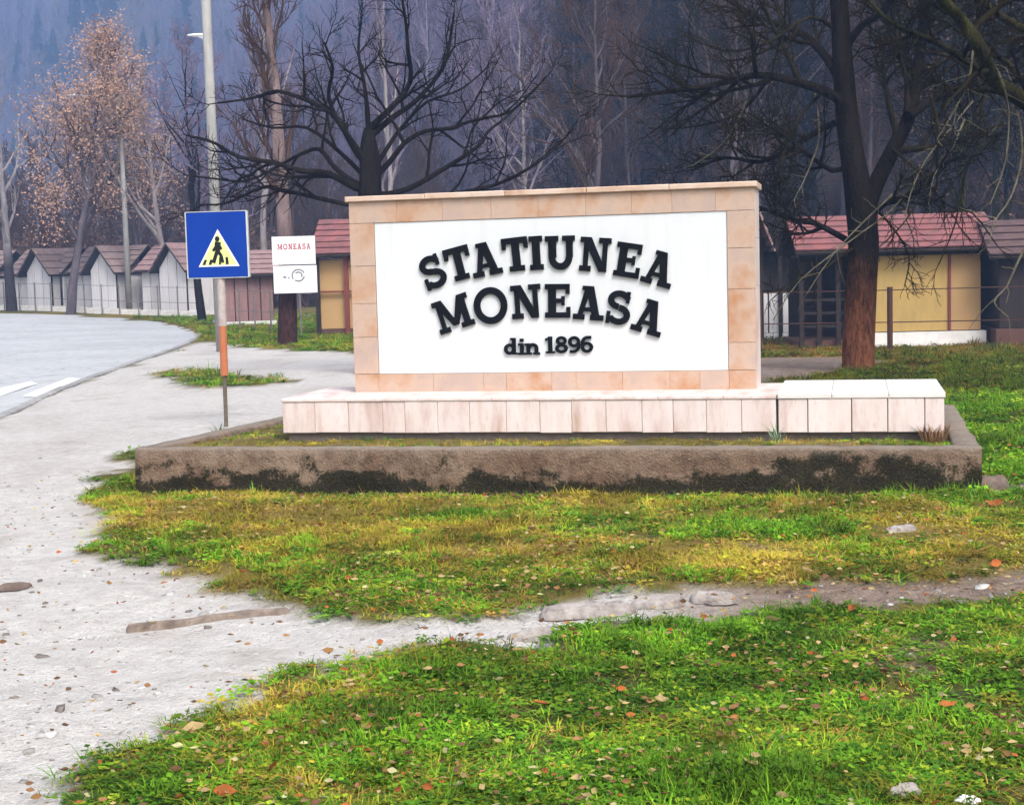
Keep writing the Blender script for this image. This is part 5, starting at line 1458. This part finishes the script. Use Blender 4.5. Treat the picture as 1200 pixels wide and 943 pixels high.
lo = link('fallen_leaves', np_mesh('fallen_leaves', cat(V), cat(F), cat(C)), M['leaf'])
tag(lo, 'small dry leaves littered over grass and dirt', 'leaves', kind='stuff')
# the larger leaves one can pick out
LEAVES = [
    (315, 908, 2, .056, 'large rust-orange leaf near the bottom left corner of the lawn'),
    (425, 887, 2, .040, 'small rust-red leaf right of the large orange leaf, bottom left lawn'),
    (265, 936, 2, .040, 'rust-orange leaf at the bottom picture edge, left of the large orange one'),
    (634, 832, 2, .040, 'rust-orange leaf alone in the middle of the front lawn'),
    (775, 829, 0, .052, 'large pale tan leaf in the middle of the front lawn'),
    (745, 772, 0, .036, 'pale tan leaf on the lawn, above the large tan one'),
    (862, 838, 1, .042, 'brown curled leaf just right of the large tan leaf'),
    (880, 905, 0, .040, 'pale tan leaf on the lawn near the bottom edge, right of centre'),
    (226, 862, 0, .046, 'tan leaf where the gravel meets the front lawn'),
    (385, 772, 1, .046, 'brown leaf at the grassy gravel border below the sunken kerb'),
    (1110, 835, 2, .042, 'rust-orange leaf on the right part of the front lawn'),
    (1000, 720, 2, .046, 'rust-orange leaf low on the trodden dirt path'),
    (930, 690, 0, .042, 'tan leaf on the dirt path right of the flat pale stones'),
    (905, 733, 0, .042, 'tan leaf at the lower border of the dirt path'),
    (1167, 596, 2, .075, 'bright rust-orange leaf by the right end of the concrete kerb'),
    (1165, 665, 2, .042, 'rust-orange leaf on the dirt path at the right picture edge'),
    (655, 655, 2, .044, 'rust leaf on the yellowed grass between kerb and path'),
    (520, 660, 0, .044, 'tan leaf on the yellowed grass left of the rust leaf')]
for px, py, kd, s, lab in LEAVES:
    p = gt(px, py)
    P, f = leaf_arrays((0, 0, .024), R.uniform(0, 6.28), s, R.normal() * .5, R.uniform(.5, 1.0))
    me = np_mesh('fallen_leaf', P, np.array(f), np.tile(LEAFC[kd] * R.uniform(.85, 1.15), (len(P), 1)))
    o = link('fallen_leaf', me, M['leaf'], None, (p.x, p.y, th(p.x, p.y)))
    tag(o, lab, 'leaf', 'large fallen leaves')

# ------------------------------------------------------------------ pebbles and stones
M['pebble'] = tint_material('pebble', 'GEOMETRY', 0.85, 0.3)
N = 9000
Y = 3.8 + 12 * R.uniform(0, 1, N) ** 1.5; X = R.uniform(-1, 1, N) * (.42 * Y + .6)
k = (R.uniform(0, 1, N) < .06 + .94 * gravel_mask(X, Y) * (.35 + .65 * sstep(.4, .6, fbm(X, Y + 5, 1.5, 3)))) & ~bed_inside(X, Y, .05); k &= (gravel_mask(X, Y) > .2) | (R.uniform(0, 1, N) < .06)
X, Y = X[k], Y[k]; Z = terrain(X, Y) - .025 * gravel_mask(X, Y); n = len(X)
oct_ = np.array([(1, 0, 0), (0, 1, 0), (-1, 0, 0), (0, -1, 0), (.55, .55, .62), (-.55, .55, .62), (-.55, -.55, .62), (.55, -.55, .62)])
of = np.array([(4, 5, 6, 7), (0, 1, 5, 4), (1, 2, 6, 5), (2, 3, 7, 6), (3, 0, 4, 7)])
s = np.exp(R.normal(math.log(.008), .5, n)); s = np.clip(s, .003, .034)
th_ = R.uniform(0, 6.28, n)
base_ = oct_[None] * (1 + R.normal(0, .22, (n, 8, 1))) * s[:, None, None] * np.stack([R.uniform(.8, 1.5, n), R.uniform(.7, 1.1, n), R.uniform(.5, .9, n)], 1)[:, None, :]
cx_, sx_ = np.cos(th_)[:, None], np.sin(th_)[:, None]
V = np.stack([base_[..., 0] * cx_ - base_[..., 1] * sx_ + X[:, None], base_[..., 0] * sx_ + base_[..., 1] * cx_ + Y[:, None], base_[..., 2] + Z[:, None] - .001], -1).reshape(-1, 3)
F = (of[None] + (np.arange(n) * 8)[:, None, None]).reshape(-1, 4)
pc = np.array([(.48, .46, .44), (.34, .32, .30), (.58, .56, .53), (.20, .17, .15)])[R.choice(4, n, p=[.36, .36, .08, .20])] * R.uniform(.7, 1.1, (n, 1))
tag(link('pebbles', np_mesh('pebbles', V, F, np.repeat(pc, 8, 0)), M['pebble']), 'small grey pebbles strewn over the gravel and dirt path', 'pebbles', kind='stuff')
M['pale_rock'] = simple('pale_rock', (0.42, 0.38, 0.355), (0.20, 0.165, 0.145), 14, 0.95, 1.0)
M['brown_rock'] = simple('earthy_rock', (0.20, 0.145, 0.115), (0.09, 0.065, 0.055), 7, 0.95, .5)
def rock(name, label, px, py, rx, ry, rz_, seed, mat, yaw=0.0, cat_='stone', sink=.3):
    R = np.random.RandomState(seed); p = gt(px, py); V = []; F = []
    nu, nv_ = 26, 9
    for j in range(nv_):
        ph = (j / (nv_ - 1)) * math.pi * .5
        for i in range(nu):
            a = 2 * math.pi * i / nu
            k = 1 + .95 * (float(fbm(np.array([math.cos(a) * 1.3 + seed]), np.array([math.sin(a) * 1.3 + seed * .7]), 2.2, 5)[0]) - .5)
            V.append((rx * k * math.cos(a) * math.cos(ph) ** .55, ry * k * math.sin(a) * math.cos(ph) ** .55, rz_ * (math.sin(ph) ** .8) * (.55 + .9 * float(fbm(np.array([math.cos(a) * math.cos(ph) * 2 + seed]), np.array([math.sin(a) * math.cos(ph) * 2]), 1.7, 4)[0])) - rz_ * sink))
    for j in range(nv_ - 1):
        for i in range(nu):
            F.append((j * nu + i, j * nu + (i + 1) % nu, (j + 1) * nu + (i + 1) % nu, (j + 1) * nu + i))
    o = link(name, np_mesh(name, np.array(V), np.array(F)), mat, None, (p.x, p.y, th(p.x, p.y) - .006 - .004 * float(gravel_mask(np.array([p.x]), np.array([p.y]))[0])), yaw)
    o.data.polygons.foreach_set('use_smooth', [True] * len(F))
    return tag(o, label, cat_)
rock('flat_stone', 'longest flat pale stone bared along the trodden path', 690, 714, .22, .08, .055, 2, M['pale_rock'], .20)
rock('flat_stone', 'small flat pale stone in the path, touching the longest one on its right', 772, 704, .13, .065, .05, 3, M['pale_rock'], .12)
rock('flat_stone', 'pale stone in the path near its middle, right of two other flat stones', 838, 699, .11, .06, .05, 12, M['pale_rock'], -.1)
rock('flat_stone', 'lowest pale stone where the gravel narrows into the path', 628, 742, .12, .06, .045, 13, M['pale_rock'], .3)
rock('stone', 'whitish stone cut by the bottom picture edge', 1062, 931, .052, .035, .05, 4, M['pale_rock'], .3)
rock('stone', 'small white stone in the bottom right corner of the lawn', 1135, 941, .040, .028, .035, 5, M['board_white'], -.2)
rock('stone', 'greyish-brown stone among leaves on the lawn below the kerb', 1056, 622, .10, .05, .05, 6, M['pale_rock'], .2)
rock('earth_clod', 'dark earth clod on the gravel at the left picture edge', 12, 686, .11, .05, .030, 8, M['brown_rock'], .35, 'earth')
rock('earth_clod', 'brown earth clod beside the far end of the concrete kerb', 1160, 572, .14, .10, .12, 9, M['brown_rock'], .2, 'earth')
M['old_kerb'] = simple('old_kerb', (0.30, 0.24, 0.195), (0.11, 0.08, 0.065), 16, 0.95, .5)
a, b_ = gt(148, 735), gt(340, 713)
L = math.dist(a[:2], b_[:2])
ok = MB()
nseg = 60; jr = random.Random(3)
for i in range(nseg + 1):
    s = L * i / nseg; j = .018 * (float(fbm(np.array([s * 3.0]), np.array([7.7]), 2.0, 4)[0]) - .5) * 2; h = .012 + .016 * (float(fbm(np.array([s * 2.2]), np.array([1.3]), 2.0, 4)[0]) - .5) * 2 - (.02 if i in (0, nseg) else 0)
    for (y, z) in ((-.024 + j, -.06), (-.018 + j, h), (.016 + j * .3, h + .004), (.034, -.06)):
        ok.v.append(Vector((s, y, z)))
for i in range(nseg):
    for k in range(3): ok.f.append([i * 4 + k, (i + 1) * 4 + k, (i + 1) * 4 + k + 1, i * 4 + k + 1])
ok.f += [[0, 1, 2, 3], [nseg * 4 + 3, nseg * 4 + 2, nseg * 4 + 1, nseg * 4]]
tag(ok.build('sunken_kerb', M['old_kerb'], None, (a.x, a.y, (th(a.x, a.y) + th(b_.x, b_.y)) / 2 - .006), math.atan2(b_.y - a.y, b_.x - a.x)), 'half-sunken old kerb edge crossing the gravel below the concrete bed', 'kerb')
# two weeds in the bed
M['weed_dry'] = simple('dry_weed', (0.30, 0.17, 0.09), (0.20, 0.11, 0.06), 20, 0.9)
M['weed_green'] = simple('grey_green_weed', (0.30, 0.38, 0.26), (0.16, 0.24, 0.13), 20, 0.9)
for (lx_, ly_, mt, lab, h, nb_) in ((2.98, -.66, 'weed_dry', 'brown dead grass clump under the right end of the marble plinth', .13, 130), (1.86, -.80, 'weed_green', 'grey-green weed sprouting under the plinth joint', .15, 34)):
    X, Y = bed_world(lx_, ly_)
    o = link('weed_clump', tuft(int(lx_ * 100), nb_, h, .09 if nb_ > 50 else .03, .8, .0035), M[mt], None, (X, Y, SOIL_Z))
    tag(o, lab, 'weed')

# ------------------------------------------------------------------ hazy air
zmax = float(terrain(gx, gy, False).max()) + 22
hz = MB().box(gx.min() - 6, gx.max() + 6, gy.min() - 6, gy.max() + 6, float(g_z.min()) - 1.2, zmax)
m = bpy.data.materials.new('haze'); m.use_nodes = True
nt = m.node_tree
for nn in list(nt.nodes):
    if nn.type == 'BSDF_PRINCIPLED': nt.nodes.remove(nn)
pv = nt.nodes.new('ShaderNodeVolumePrincipled')
pv.inputs['Color'].default_value = (0.34, 0.54, 1.0, 1)
pv.inputs['Density'].default_value = 0.0018
pv.inputs['Anisotropy'].default_value = 0.0
nt.links.new(pv.outputs[0], nt.nodes['Material Output'].inputs['Volume'])
haze = hz.build('haze', m)
tag(haze, 'thin blue haze in the valley air', 'haze', kind='stuff')
